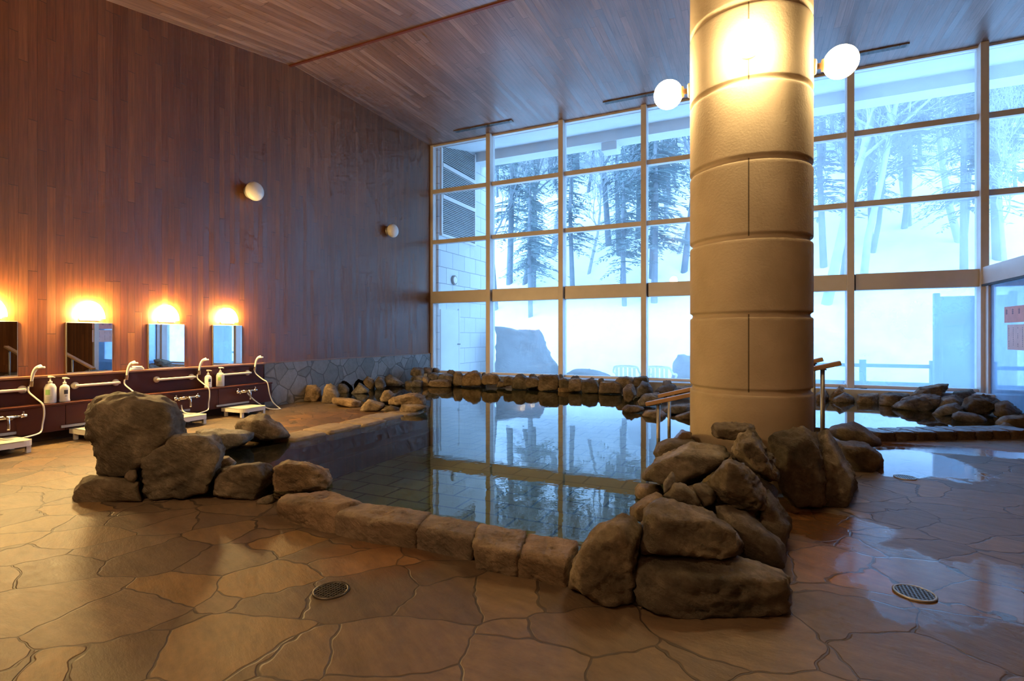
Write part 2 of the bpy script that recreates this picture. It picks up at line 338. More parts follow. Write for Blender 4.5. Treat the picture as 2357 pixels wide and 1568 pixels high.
# ------------------------------------------------------------------ rocks
_ICO = {}
def ico(sub):
    if sub not in _ICO:
        bm = bmesh.new(); bmesh.ops.create_icosphere(bm, subdivisions=sub, radius=1)
        _ICO[sub] = (np.array([v.co[:] for v in bm.verts]), [[v.index for v in f.verts] for f in bm.faces]); bm.free()
    return _ICO[sub]
def hull_planes(pts, cen):
    bm = bmesh.new()
    for p in pts: bm.verts.new(p)
    bmesh.ops.convex_hull(bm, input=bm.verts); bm.faces.ensure_lookup_table(); bm.normal_update()
    pl = []
    for f in bm.faces:
        if f.calc_area() < 1e-7: continue
        nn = f.normal.copy(); d = nn.dot(f.verts[0].co-cen)
        if d < 0: nn = -nn; d = -d
        if d < 1e-4: continue
        for q in pl:
            if q[0].dot(nn) > .985: break
        else: pl.append((nn, d))
    bm.free(); return pl
def rock(name, pts, mat, label, group, cat='rock', sub=4, rough=.05, sharp=14, seed=1, zmin=None, cuts=9):
    pts = [Vector(p) for p in pts]
    lo = Vector([min(p[i] for p in pts) for i in range(3)]); hi = Vector([max(p[i] for p in pts) for i in range(3)])
    if zmin is not None: lo.z = max(lo.z, zmin)
    cen = sum(pts, Vector())/len(pts); cen = (cen+(lo+hi)/2)/2
    pl = hull_planes(pts, cen)
    if zmin is not None and cen.z-zmin > .005: pl.append((Vector((0, 0, -1)), cen.z-zmin))
    rg = random.Random(seed*31+7)
    for j in range(cuts):
        nn = Vector((rg.gauss(0, 1), rg.gauss(0, 1), rg.gauss(0, .8))).normalized()
        sup = max(nn.dot(p-cen) for p in pts)
        if sup > .01: pl.append((nn, sup*rg.uniform(.80, .95)))
    sharp = sharp*4.5; rough = rough*1.45
    V, Fc = ico(sub); half = np.array([(hi[i]-lo[i])/2+1e-3 for i in range(3)])
    half = half/half.max(); half = .45+.55*half
    d = V*half; d /= np.linalg.norm(d, axis=1)[:, None]
    Nn = np.array([q[0][:] for q in pl]); Dd = np.array([q[1] for q in pl])
    a = np.clip(d @ Nn.T / Dd[None, :], 0, None)
    s = (a**sharp).sum(1)**(1/sharp); r = 1/s
    size = float((hi-lo).length)/2
    off = Vector((seed*7.13 % 50, seed*3.7 % 40, seed*11.9 % 30))
    co = d*r[:, None]
    out = []
    k1, k2 = 2.2/size, 7.0/size
    for i in range(len(co)):
        q = Vector(co[i])
        n1 = noise.noise(q*k1+off); qq = Vector((q.x+.4*q.z, q.y, q.z*1.9-.5*q.x))
        n2 = noise.ridged_multi_fractal(qq*k2*.33+off, .8, 2.2, 5, 1, 2) if sub >= 4 else noise.noise(q*k2+off)+1
        n3 = noise.fractal(qq*k2*1.5+off, .8, 2.0, 4)
        dd = size*rough*(.45*n1-.34*(n2-1.1)+.42*n3)
        w = q+Vector(d[i])*dd+cen
        if zmin is not None and w.z < zmin: w.z = zmin
        w.x = max(w.x, -7.318)
        cx_, cy_ = w.x+.025, w.y-4.718; rr = math.hypot(cx_, cy_)
        if rr < .47: w.x = -.025+cx_*.47/max(rr, 1e-4); w.y = 4.718+cy_*.47/max(rr, 1e-4)
        out.append(w)
    bm = bmesh.new(); vs = [bm.verts.new(w) for w in out]
    for f in Fc: bm.faces.new([vs[j] for j in f])
    base = Vector((cen.x, cen.y, min(w.z for w in out)))
    o = build(name, bm, mat, None, True, base)
    return tag(o, label, cat, group)
RS = [0]
def rockpx(poly, D, T, mat, label, group, fr=None, crop=(0, 0, 1), zmin=-.02, sub=4, rough=.05, sharp=16, cat='rock', name='rock', shrink=.72, back=.75, mid=.35, cuts=9):
    x0, y0, k = crop
    q = [(x0+a/k, y0+b/k) for a, b in poly]
    vb = max(v for u, v in q); cu = (min(u for u, v in q)+max(u for u, v in q))/2; cv = sum(v for u, v in q)/len(q)
    pts = [W(u, v, D+T*mid) for u, v in q]
    if fr: pts += [W(x0+a/k, y0+b/k, D) for a, b in fr]
    else: pts += [W(cu+shrink*(u-cu), vb-shrink*(vb-v), D) for u, v in q]
    pts += [W(cu+back*(u-cu), vb-back*(vb-v), D+T) for u, v in q]
    RS[0] += 1
    return rock(name, pts, mat, label, group, cat, sub, rough, sharp, RS[0], zmin, cuts)
# ------------------------------------------------------------------ setting
POOL = [(-4.75,3.25),(-4.0,2.9),(-3.0,2.78),(-2.3,2.6),(-.62,2.58),(-.5,3.6),(-.6,4.6),(-.6,5.35),(-.25,5.5),(-.25,7.0),(-.8,7.25),(-1.35,7.4),(-1.72,7.9),(-1.75,9.9),(-7.15,9.9),(-7.15,7.45),(-6.2,7.1),(-4.45,6.55),(-4.5,4.2)]
POOL2 = [(.35,7.45),(1.4,7.38),(3.25,8.2),(3.1,8.8),(2.5,10.2),(-.6,10.4),(-.6,8.2)]
WL = .065
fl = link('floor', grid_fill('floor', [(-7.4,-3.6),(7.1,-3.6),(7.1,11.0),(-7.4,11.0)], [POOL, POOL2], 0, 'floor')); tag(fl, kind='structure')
def basin(poly, zb, name, mat):
    bm = bmesh.new(); n = len(poly)
    a = [bm.verts.new((x, y, 0.04)) for x, y in poly]; b = [bm.verts.new((x, y, zb)) for x, y in poly]
    for i in range(n): bm.faces.new((a[i], a[(i+1) % n], b[(i+1) % n], b[i]))
    o = build(name, bm, mat); return tag(o, kind='structure')
basin(POOL, -.42, 'pool_basin', 'pool_ledge'); basin(POOL2, -.42, 'pool_basin', 'pool_ledge')
tag(link('pool_floor', grid_fill('pool_floor', POOL, [], -.42, 'tile')), kind='structure')
tag(link('pool_floor', grid_fill('pool_floor', POOL2, [], -.42, 'tile')), kind='structure')
bm = bmesh.new(); box(bm, -3.1, -.55, 2.55, 3.05, -.42, -.2, .02); build('pool_step', bm, 'pool_ledge')['kind'] = 'structure'
bm = bmesh.new(); box(bm, -4.8, -4.25, 3.2, 6.6, -.42, -.2, .02); build('pool_step', bm, 'pool_ledge')['kind'] = 'structure'
for k, (xa, zt) in enumerate([(-.95, -.28), (-.65, -.13), (-.4, .02)]):
    bm = bmesh.new(); box(bm, xa, -.2, 5.75, 6.8, -.42, zt, .02); build('pool_step', bm, 'pool_ledge')['kind'] = 'structure'
def inset(poly, d): return poly
w1 = link('pool_water', grid_fill('pool_water', [(-4.85,3.05),(-4.0,2.75),(-3.2,2.68),(-2.4,2.55),(-.62,2.55),(-.45,3.6),(-.5,4.6),(-.5,5.35),(-.1,5.45),(-.1,7.1),(-.75,7.35),(-1.25,7.5),(-1.6,7.95),(-1.6,10.0),(-7.3,10.0),(-7.3,7.35),(-6.2,7.0),(-4.35,6.45),(-4.42,4.2)], [], WL, 'water'))
tag(w1, 'still clear water of the main bathing pool mirroring the windows', 'water', kind='stuff')
w2 = link('pool_water', grid_fill('pool_water', [(.3,7.35),(1.4,7.3),(3.35,8.15),(3.2,8.9),(2.6,10.35),(-.7,10.5),(-.7,8.1)], [], WL, 'water'))
tag(w2, 'still water of the small second pool behind the column', 'water', kind='stuff')
# walls
def S(name, bm, mat): return tag(build(name, bm, mat), kind='structure')
S('wall_left', BX(-7.55, -7.35, -3.6, 11.05, 0, 6.2), 'wall_wood')
S('wall_right', BX(7.1, 7.3, -3.6, 11.05, 0, 6.2), 'wall_wood')
S('wall_back', BX(-7.5, 7.3, -3.8, -3.6, 0, 6.2), 'wall_wood_side')
KY = 6.58
S('ceiling', BX(-7.5, 7.3, KY, 11.2, 5.96, 6.2), 'ceil_wood')
bm = bmesh.new(); zt = 5.92; z0 = 5.92-.185*(KY+3.7)
vs = [bm.verts.new(v) for v in [(-7.5,KY,zt),(7.3,KY,zt),(7.3,-3.7,z0),(-7.5,-3.7,z0),(-7.5,KY,6.3),(7.3,KY,6.3),(7.3,-3.7,z0+.3),(-7.5,-3.7,z0+.3)]]
for f in [(0,1,2,3),(7,6,5,4),(0,4,5,1),(1,5,6,2),(2,6,7,3),(3,7,4,0)]: bm.faces.new([vs[i] for i in f])
S('ceiling_slope', bm, 'ceil_wood')
S('trim_1', BX(-7.35, 7.1, KY-.015, KY+.03, 5.895, 5.965), 'trim_red')
S('trim_2', BX(-7.36, -7.325, 6.05, 10.98, 0, .725), 'wainscot')
S('trim_3', BX(-7.36, -7.32, 6.02, 10.98, .725, .745), 'trim_wood')
# window wall
WY = 11.0
MX = [-7.35, -5.66, -3.85, -2.04, -.23, 1.58, 3.42, 5.25, 7.1]
for i in range(8):
    x0, x1 = MX[i], MX[i+1]
    e = empty('window_%d' % (i+1), ((x0+x1)/2, WY, .28), kind='structure')
    def wp(name, bm, mat):
        o = build(name, bm, mat, e, False); o.matrix_parent_inverse = Matrix.Translation(-Vector(e.location)); return o
    if i == 0: wp('mullion', BX(x0+.005, x0+.085, WY-.06, WY+.1, .2, 5.96, .006), 'frame')
    else: wp('mullion', BX(x0-.055, x0+.055, WY-.16, WY+.1, .2, 5.96, .006), 'frame')
    a, b = x0+.055, x1-.055
    for z in (3.52, 4.78): wp('transom', BX(a, b, WY-.075, WY+.06, z-.05, z+.05, .005), 'frame')
    wp('head_rail', BX(a, b, WY-.04, WY+.06, 5.92, 5.965), 'frame')
    wp('spandrel_band', BX(a+.03, b, WY-.10, WY+.08, 1.99, 2.28, .004), 'frame')
    wp('shadow_gap', BX(a, a+.03, WY-.02, WY+.06, 1.99, 2.28), 'frame_dark')
    wp('sill', BX(a, b, WY-.08, WY+.08, .26, .31, .005), 'frame')
    for z0, z1, mt in ((.31,1.99,'pane_fog'), (2.28,3.47,'pane'), (3.57,4.73,'pane'), (4.83,5.92,'pane')):
        if i >= 4 and z0 < 1: mt = 'pane_mist'
        elif i >= 4: mt = 'pane_fog'
        wp('pane', BX(a, b, WY+.0, WY+.008, z0, z1), mt)
S('trim_4', BX(-7.35, 7.1, 10.55, WY+.1, 0, .26, bev=.01), 'terrace')
# vestibule partition
vx = 3.42
e = empty('window_9', (vx, 9.0, 0), kind='structure')
def wp(name, bm, mat):
    o = build(name, bm, mat, e, False); o.matrix_parent_inverse = Matrix.Translation(-Vector(e.location)); return o
wp('header', BX(vx-.03, vx+.12, 8.9, 10.86, 2.02, 2.30, .004), 'frame')
wp('header_track', BX(vx-.045, vx-.0, 8.9, 10.86, 1.99, 2.02), 'frame_dark')
wp('frame_post', BX(vx, vx+.10, 10.72, 10.86, 0, 2.0, .004), 'frame')
wp('frame_post', BX(vx, vx+.10, 8.9, 9.02, 0, 2.0, .004), 'frame')
wp('sill', BX(vx-.02, vx+.12, 8.9, 10.86, 0, .1, .004), 'frame_dark')
wp('pane', BX(vx+.03, vx+.038, 9.02, 10.72, .1, 1.99), 'pane_vest')
wp('front_panel', BX(vx+.1, 7.1, 8.9, 8.98, 0, 2.1), 'wall_wood_side')
wp('canopy', BX(vx, 7.1, 8.9, 10.86, 2.1, 2.28), 'frame')
# column
bm = bmesh.new(); R = .463; prof = [(R, -.1)]
for k in range(9):
    z = .77+.5875*k
    if z > 5.8: break
    prof += [(R, z-.12), (R, z-.05), (R, z-.034), (R-.003, z-.026), (R-.018, z-.016), (R-.022, z), (R-.016, z+.012), (R-.002, z+.02), (R, z+.026), (R, z+.035), (R, z+.12)]
prof.append((R, 5.95))
lathe(bm, prof, 96, (-.025, 4.718, 0))
o = build('stone_column', bm, 'column', None, True, (-.025, 4.718, -.1)); tag(o, 'thick round beige column of stacked drums rising from the rock pile', 'column')
# globe lamps
GZ = 3.317
def globe(ang, label):
    e = empty('globe_lamp', (-.025+R*math.cos(ang), 4.718+R*math.sin(ang), GZ), label, 'lamp', 'globe lamps on the column', rz=ang)
    bm = bmesh.new(); lathe(bm, [(.06,-.02),(.06,.012),(.052,.02)], 24, axis='X'); build('mounting_plate', bm, 'steel', e, True)
    bm = bmesh.new(); lathe(bm, [(.022,.02),(.022,.05),(.045,.055),(.05,.085)], 24, axis='X'); build('lamp_holder', bm, 'rail_wood', e, True)
    bm = bmesh.new(); bmesh.ops.create_uvsphere(bm, u_segments=32, v_segments=18, radius=.122, matrix=Matrix.Translation((.185,0,0))); build('glass_globe', bm, GLOBE, e, True)
globe(-PI/2, 'glowing globe lamp on the front of the column above a seam')
globe(PI, 'glowing globe lamp on the column side towards the wood wall')
globe(0, 'glowing globe lamp on the column side away from the wood wall')
# ceiling vents
for (ua, va, ub, vb, lb) in [(1050,305,1183,280,'narrow dark ceiling vent closest to the wood wall'), (1388,235,1530,208,'narrow dark ceiling vent behind the globe lamp nearer the wood wall'), (1950,123,2097,92,'narrow dark ceiling vent beyond the column, farthest from the wood wall')]:
    a = P(ua, va, 5.96); b = P(ub, vb, 5.96); y = 10.42
    e = empty('ceiling_vent', ((a.x+b.x)/2, y, 5.95), lb, 'vent', 'slot vents in the ceiling'); L = (b.x-a.x)/2
    build('vent_frame', BX(-L, L, -.06, .06, -.012, .005), 'grille', e)
    bm = bmesh.new()
    pr = []
    for k in range(48):
        x = -L+.03+(2*L-.06)*k/47; z = -.0155 if k % 4 in (1, 2) else -.0122
        pr.append((bm.verts.new((x, -.045, z)), bm.verts.new((x, .045, z))))
    for (a0, a1), (b0, b1) in zip(pr, pr[1:]): bm.faces.new((a0, b0, b1, a1))
    build('vent_slats', bm, 'dark_metal', e)
# unlit dome lamps on the wood wall
for (u, v, lb) in [(578,442,'unlit white dome lamp on the wood wall above the last mirror'), (897,532,'unlit white dome lamp on the wood wall nearest the window')]:
    c = PX(u, v, -7.3); e = empty('wall_lamp', (-7.35, c.y, c.z), lb, 'lamp', 'unlit dome lamps on the wood wall')
    bm = bmesh.new(); lathe(bm, [(.10,.0),(.10,.03)], 32, axis='X'); build('base_ring', bm, 'steel', e, True)
    bm = bmesh.new(); lathe(bm, [(.15*math.sin(PI*k/14+.02), .135-.11*math.cos(PI*k/14+.02)) for k in range(14)][::-1], 32, axis='X'); build('dome_shade', bm, 'dome', e, True)
# ------------------------------------------------------------------ washing counter
WX = -7.35
WX = -7.347
e = empty('washing_counter', (WX, 3.0, 0), 'long dark red wooden washing counter along the wood wall', 'counter')
def part(name, bm, mat, par, smooth=False):
    o = build(name, bm, mat, par, smooth); o.matrix_parent_inverse = Matrix.Translation(-Vector(par.location)); return o
part('upper_panel', BX(WX, WX+.08, -1.0, 5.98, .40, .715), 'counter', e)
part('top_trim', BX(WX, WX+.115, -1.0, 6.0, .715, .74, .005), 'trim_wood', e)
bm = bmesh.new(); box(bm, WX+.08, WX+.27, -1.0, 6.0, .405, .43, .005); part('ledge', bm, 'counter', e)
for k in range(8):
    y0 = 6.0-.93*(k+1)+.0; part('lower_panel', BX(WX+.06, WX+.25, y0+.003, y0+.927, .12, .404), 'counter', e)
part('plinth', BX(WX, WX+.07, -1.0, 6.0, 0, .12), 'counter_dark', e)
MY = [2.635, 3.565, 4.48, 5.395]
mn = ['mirror at the far end of the row cut off by the frame edge', 'wall mirror above the big boulder, reflecting the handrails', 'wall mirror second from the window end, next to folded cloth', 'wall mirror nearest the window end of the counter, glowing blue']
ln_ = ['glowing lamp over the cut-off mirror at the frame edge', 'glowing lamp over the mirror above the big boulder', 'glowing lamp over the mirror second from the window end', 'glowing lamp over the mirror nearest the window end']
for k, y in enumerate(MY):
    e = empty('wall_mirror', (WX, y, .75), mn[k], 'mirror', 'mirrors above the washing counter')
    build('backing', BX(0, .014, -.243, .243, 0, .60), 'steel', e)
    build('mirror_glass', BX(.0145, .02, -.237, .237, .006, .594), 'mirror', e)
    build('bottom_clip', BX(0, .03, -.24, .24, -.012, .004), 'steel', e)
    e = empty('mirror_lamp', (WX, y, 1.42), ln_[k], 'lamp', 'lamps above the mirrors')
    build('back_plate', BX(0, .02, -.11, .11, -.05, .07, .006), 'steel', e)
    bm = bmesh.new()
    n = 20; m2 = 8
    rings = []
    for j in range(m2+1):
        t = PI/2*j/m2
        rings.append([bm.verts.new((.02+.11*math.cos(t)*math.sin(PI*i/n), -.15*math.cos(t)*math.cos(PI*i/n), -.02+.21*math.sin(t))) for i in range(n+1)])
    for a, b in zip(rings, rings[1:]):
        for i in range(n): bm.faces.new((a[i], a[i+1], b[i+1], b[i]))
    bm.faces.new(rings[0][::-1]); bmesh.ops.remove_doubles(bm, verts=bm.verts, dist=1e-4)
    build('shade', bm, LAMP, e, True)
# grab bars
bar_lb = ['white grab bar on the counter beside the cut-off shower station', 'white grab bar on the counter behind the big boulder', 'white grab bar on the counter below the third mirror', 'white grab bar behind the bottle pair near the stone wainscot']
for k, (ua, va, ub, vb) in enumerate([(-30,905,57,902),(178,893,272,886),(366,877,446,872),(512,865,575,861)]):
    a = PX(ua, va, WX+.14); b = PX(ub, vb, WX+.14); y = (a.y+b.y)/2; L = (b.y-a.y)/2; z = .60
    e = empty('grab_bar', (WX+.08, y, z), bar_lb[k], 'grab bar', 'grab bars on the washing counter')
    bm = bmesh.new(); tube(bm, smoothpath([(.0,-L,0),(.05,-L,0),(.06,-L+.02,0),(.06,L-.02,0),(.05,L,0),(0,L,0)], 5), .0165, 12); build('bar', bm, 'bar', e, True)
    for s in (-1, 1):
        bm = bmesh.new(); lathe(bm, [(.042,0),(.042,.012),(.03,.022)], 24, (0, s*L, 0), 'X'); build('flange', bm, 'bar', e, True)
# hand showers
hy = [2.95, 3.91, 4.86, 5.78]; hl = ['white hand shower with hose hanging onto the tray at the frame edge', 'white hand shower behind the big boulder, next to folded cloth', 'white hand shower with hose curling over the third tray', 'white hand shower at the counter end with hose trailing on the floor']
for k, y in enumerate(hy):
    e = empty('hand_shower', (WX+.08, y, .66), hl[k], 'shower', 'hand showers on the washing counter')
    bm = bmesh.new(); box(bm, 0, .05, -.02, .02, -.02, .02, .006); tube(bm, [(.045, 0, -.03), (.055, 0, .03)], .019, 14); build('holder', bm, 'chrome', e)
    bm = bmesh.new()
    hp = smoothpath([(.045,0,-.03),(.055,.003,.05),(.066,.012,.12),(.09,.03,.172),(.125,.055,.19)], 5)
    tube(bm, hp, [.012+.012*(i/(len(hp)-1))**1.5 for i in range(len(hp))], 14); hd = build('shower_head', bm, 'white', e, True); bm = bmesh.new(); lathe(bm, [(.001,-.012),(.03,-.010),(.033,.0),(.028,.012)], 20, (.128,.058,.178), 'Z'); build('spray_plate', bm, 'white', hd, True)
    bm = bmesh.new()
    if k < 3: pts = [(.045,0,-.03),(.05,.0,-.09),(.13,.03,-.16),(.21,.055,-.225),(.215,.065,-.33),(.215,.05,-.44),(.24,.03,-.5),(.29,-.02,-.525),(.38,-.16,-.53),(.42,-.3,-.53),(.3,-.36,-.5),(.2,-.33,-.42)]
    else: pts = [(.045,0,-.03),(.06,.02,-.09),(.15,.06,-.17),(.215,.10,-.23),(.22,.14,-.42),(.26,.17,-.55),(.33,.24,-.65),(.40,.18,-.648),(.36,.0,-.62),(.27,-.15,-.5),(.2,-.25,-.36)]
    if k < 3: pts = [(x, yy-.02, z) for x, yy, z in pts]
    tube(bm, smoothpath(pts, 7), .0085, 8); build('hose', bm, 'white', e, True)
# mixer taps
tl = ['chrome mixer tap on the counter at the frame edge', None, 'chrome mixer tap beside the big boulder', 'chrome mixer tap closest to the stone wainscot']
for k, y in enumerate([2.66, None, 4.57, 5.50]):
    if y is None: continue
    e = empty('mixer_tap', (WX+.25, y, .335), tl[k], 'tap', 'mixer taps on the washing counter')
    bm = bmesh.new(); tube(bm, [(.055,-.10,0),(.055,.10,0)], .02, 16)
    for s in (-1, 1): tube(bm, [(0, s*.07, -.01), (.055, s*.07, 0)], .016, 14); lathe(bm, [(.03,0),(.03,.006),(.02,.012)], 20, (0, s*.07, -.01), 'X')
    build('body', bm, 'chrome', e, True)
    bm = bmesh.new(); tube(bm, smoothpath([(.055,0,.0),(.10,0,.012),(.13,0,-.02),(.135,0,-.12)], 5), .014, 14); build('spout', bm, 'chrome', e, True)
    for s in (-1, 1):
        bm = bmesh.new(); tube(bm, [(.055, s*.10, 0), (.055, s*.125, 0)], .013, 14); tube(bm, [(.055, s*.125, 0), (.055, s*.175, .004)], .022, 10); hn = build('handle', bm, 'chrome', e, True); bm = bmesh.new(); box(bm, .045, .065, s*.15-.008, s*.15+.008, .0, .05, .004); build('lever', bm, 'chrome', hn)
# pump bottles
def bottle(y, h, r, kind, label):
    e = empty('pump_bottle', (WX+.175, y, .4315), label, 'bottle', 'pump bottles on the counter ledge')
    hb = h*.72
    if kind == 'green': prof = [(r*.96,0),(r,.008),(r,hb*.80),(r*.86,hb*.9),(r*.80,hb*.92),(r*.72,hb*.98),(r*.35,hb*1.02),(r*.33,hb*1.08)]
    else: prof = [(r*1.04,0),(r*1.04,.02),(r*.97,.03),(r*.97,hb*.78),(r*.85,hb*.90),(r*.5,hb*.98),(r*.36,hb*1.0),(r*.34,hb*1.06)]
    bm = bmesh.new(); lathe(bm, prof, 32); bo = build('body', bm, 'white', e, True)
    bm = bmesh.new(); lathe(bm, [(r*.36,hb*1.04),(r*.36,hb*1.13),(r*.14,hb*1.15),(r*.12,h*.95),(r*.3,h*.95),(r*.3,h*.985)], 20); pu = build('pump', bm, 'white', e, True); bm = bmesh.new(); tube(bm, [(0,0,h*.985),(.02,.012,h*.985),(.05,.02,h*.965)], [.011,.009,.006], 10); tube(bm, [(0,0,h*.985),(-.018,-.01,h*.985)], .010, 10); build('nozzle', bm, 'white', pu, True)
    def patch(a0, a1, z0, z1, mat, nm, off=.0012):
        bm = bmesh.new(); n = 10; q = []
        for i in range(n+1):
            a = a0+(a1-a0)*i/n; rr = (r if kind == 'green' else r*.97)+off
            q.append((bm.verts.new((rr*math.cos(a), rr*math.sin(a), z0)), bm.verts.new((rr*math.cos(a), rr*math.sin(a), z1))))
        for (a, b), (c, d) in zip(q, q[1:]): bm.faces.new((a, c, d, b))
        build(nm, bm, mat, bo, True)
    a = math.radians(-28)
    if kind == 'green':
        patch(a-.75, a+.05, hb*.45, hb*.72, 'green', 'printed_label')
        for j in range(4): patch(a-.6, a+.35, hb*(.34-.05*j), hb*(.355-.05*j), 'print_line', 'printed_line')
    else:
        patch(a-.05, a+.75, hb*.46, hb*.70, 'black_print', 'printed_label')
        patch(a+.1, a+.6, hb*.34, hb*.37, 'black_print', 'printed_line')
bottle(3.10, .30, .054, 'green', 'white pump bottle with green print, left of the boulder top')
bottle(3.235, .275, .047, 'black', 'white pump bottle with dark square print, beside the big boulder')
bottle(4.965, .255, .047, 'black', 'white pump bottle with dark square print under the blue mirror')
bottle(5.155, .285, .054, 'green', 'white pump bottle with green print under the blue mirror')
# folded cloth on the trim
a = PX(297, 850, WX+.06); b = PX(328, 850, WX+.06)
bm = bmesh.new(); L = (b.y-a.y)
for j, (y0, y1, z0, z1) in enumerate([(0, L, 0, .018), (.01, L-.005, .018, .034), (.05, L-.02, .034, .05)]):
    box(bm, -.045, .04, y0, y1, z0, z1, .008, 3)
for v in bm.verts: v.co.z += .006*noise.noise(v.co*14) if v.co.z > .01 else 0
o = build('folded_cloth', bm, 'cloth', None, True); o.location = (WX+.065, a.y, .7415); tag(o, 'small white folded cloth on the counter top beside a shower', 'cloth')
# bath trays
ty = [2.53, 3.46, 4.40, 5.33]; tlb = ['low pale washing tray on short legs at the frame edge', 'low pale washing tray mostly hidden behind the big boulder', 'low pale washing tray in front of the third shower', 'low pale washing tray at the counter end near the wainscot']
for k, y in enumerate(ty):
    e = empty('washing_tray', (WX+.25, y, 0), tlb[k], 'tray', 'washing trays on the floor')
    bm = bmesh.new()
    out = [(.01,-.22),(.36,-.22)]+[(.36+.10*math.sin(t), -.12-.10*math.cos(t)) for t in [PI/2*i/6 for i in range(1, 7)]]+[(.36+.10*math.cos(t), .12+.10*math.sin(t)) for t in [PI/2*i/6 for i in range(0, 7)]]+[(.01,.22)]
    va = [bm.verts.new((x, yy, .075)) for x, yy in out]; vb = [bm.verts.new((x, yy, .135)) for x, yy in out]
    n = len(out)
    for i in range(n): bm.faces.new((va[i], va[(i+1) % n], vb[(i+1) % n], vb[i]))
    bm.faces.new(va[::-1]); f = bm.faces.new(vb); r = bmesh.ops.inset_region(bm, faces=[f], thickness=.02); bmesh.ops.translate(bm, verts=f.verts, vec=(0, 0, -.006))
    build('tray_top', bm, 'white', e)
    build('back_strip', BX(.003, .02, -.3, .24, .145, .175, .004), 'grey_plastic', e)
    for sx in (.06, .40):
        for sy in (-.18, .18): build('leg', BX(sx-.02, sx+.02, sy-.02, sy+.02, 0, .08, .004), 'white', e)
# ------------------------------------------------------------------ handrails
for y, lb in ((5.85, 'wooden handrail on steel posts nearer the column'), (6.67, 'wooden handrail on steel posts farther behind the column')):
    e = empty('handrail', (-.15, y, 0), lb, 'handrail', 'stair handrails into the pool')
    p0 = Vector((-1.07+.15, 0, .43)); p1 = Vector((.77+.15, 0, .93)) if y < 6 else Vector((.71+.15, 0, .93))
    d = (p1-p0); ang = math.atan2(d.z, d.x); mt = Matrix.Translation((p0+p1)/2) @ Matrix.Rotation(-ang, 4, 'Y')
    bm = bmesh.new(); box(bm, -d.length/2, d.length/2, -.045, .045, -.022, .022, .006, 2, mt); build('rail', bm, 'rail_wood', e)
    for x, zb in ((-.94+.15, -.42), (-.2+.15, 0), (.62+.15, 0)):
        z = p0.z+d.z*(x-p0.x)/d.x-.02
        bm = bmesh.new(); tube(bm, [(x, 0, zb), (x, 0, z)], .02, 14); lathe(bm, [(.035,z-.012),(.035,z)], 16, (x,0,0)); build('post', bm, 'steel', e, True)
# ------------------------------------------------------------------ floor drains
for (u, v, r, lb) in [(762,1361,.083,'round dark floor drain in the paving before the kerb stones'), (2105,1367,.085,'round floor drain in the wet channel right of the pile'), (2083,1100,.08,'small floor drain in the puddle behind the rock pile')]:
    c = P(u, v, 0); e = empty('floor_drain', (c.x, c.y, .001), lb, 'drain', 'round floor drains')
    bm = bmesh.new(); lathe(bm, [(r,0),(r,.006),(r*.88,.007),(r*.86,.003)], 40, cap=False); build('rim', bm, 'steel' if u > 2000 else 'grate', e, True)
    bm = bmesh.new(); lathe(bm, [(r*.87,.0015),(.0005,.0016)], 40, cap=False); build('pan', bm, 'frame_dark', e)
    bm = bmesh.new()
    for k in range(-4, 5):
        x = k*r*.19; hw = math.sqrt(max((r*.87)**2-x*x, 1e-6))
        box(bm, x-.0035, x+.0035, -hw, hw, .002, .006); box(bm, -hw, hw, x-.0035, x+.0035, .002, .0055)
    build('grate', bm, 'grate', e)
# ------------------------------------------------------------------ notices on the vestibule glass
for (u0, v0, u1, v1, mat, nm, lb, ct) in [(2312,704,2420,742,'paper_red','notice_header','reddish paper strip with writing on the vestibule glass','notice'), (2319,747,2420,806,'paper_pink','notice_sheet','pale pink notice with columns of writing on the vestibule glass','notice')]:
    a = PX(u0, v0, vx+.026); b = PX(u1, v1, vx+.026); za = PX(2340, v0, vx+.026).z; zb = PX(2340, v1, vx+.026).z
    e = empty(nm, (vx+.026, (a.y+b.y)/2, zb), lb, ct); L = abs(a.y-b.y)/2; hgt = za-zb
    build('sheet', BX(-.0015, .0015, -L, L, 0, hgt), mat, e)
    bm = bmesh.new(); rg = random.Random(4)
    if mat == 'paper_pink':
        for k in range(9):
            y = -L+.05+(2*L-.1)*k/8; z = hgt-.04
            while z > .06:
                s = rg.uniform(.012, .022); box(bm, -.003, -.0016, y-.008, y+.008, z-s, z-s*.75); box(bm, -.003, -.0016, y-.002, y+.002, z-s*1.1, z); z -= s+.012
                if rg.random() < .12: z -= .06
    else:
        for k in range(7):
            y = -L+.08+(2*L-.16)*k/6
            for j in range(3): box(bm, -.003, -.0016, y-.03, y+.03, hgt*(.55+.1*j), hgt*(.58+.1*j))
            box(bm, -.003, -.0016, y-.004, y+.004, hgt*.5, hgt*.86)
    build('writing', bm, 'ink', e)
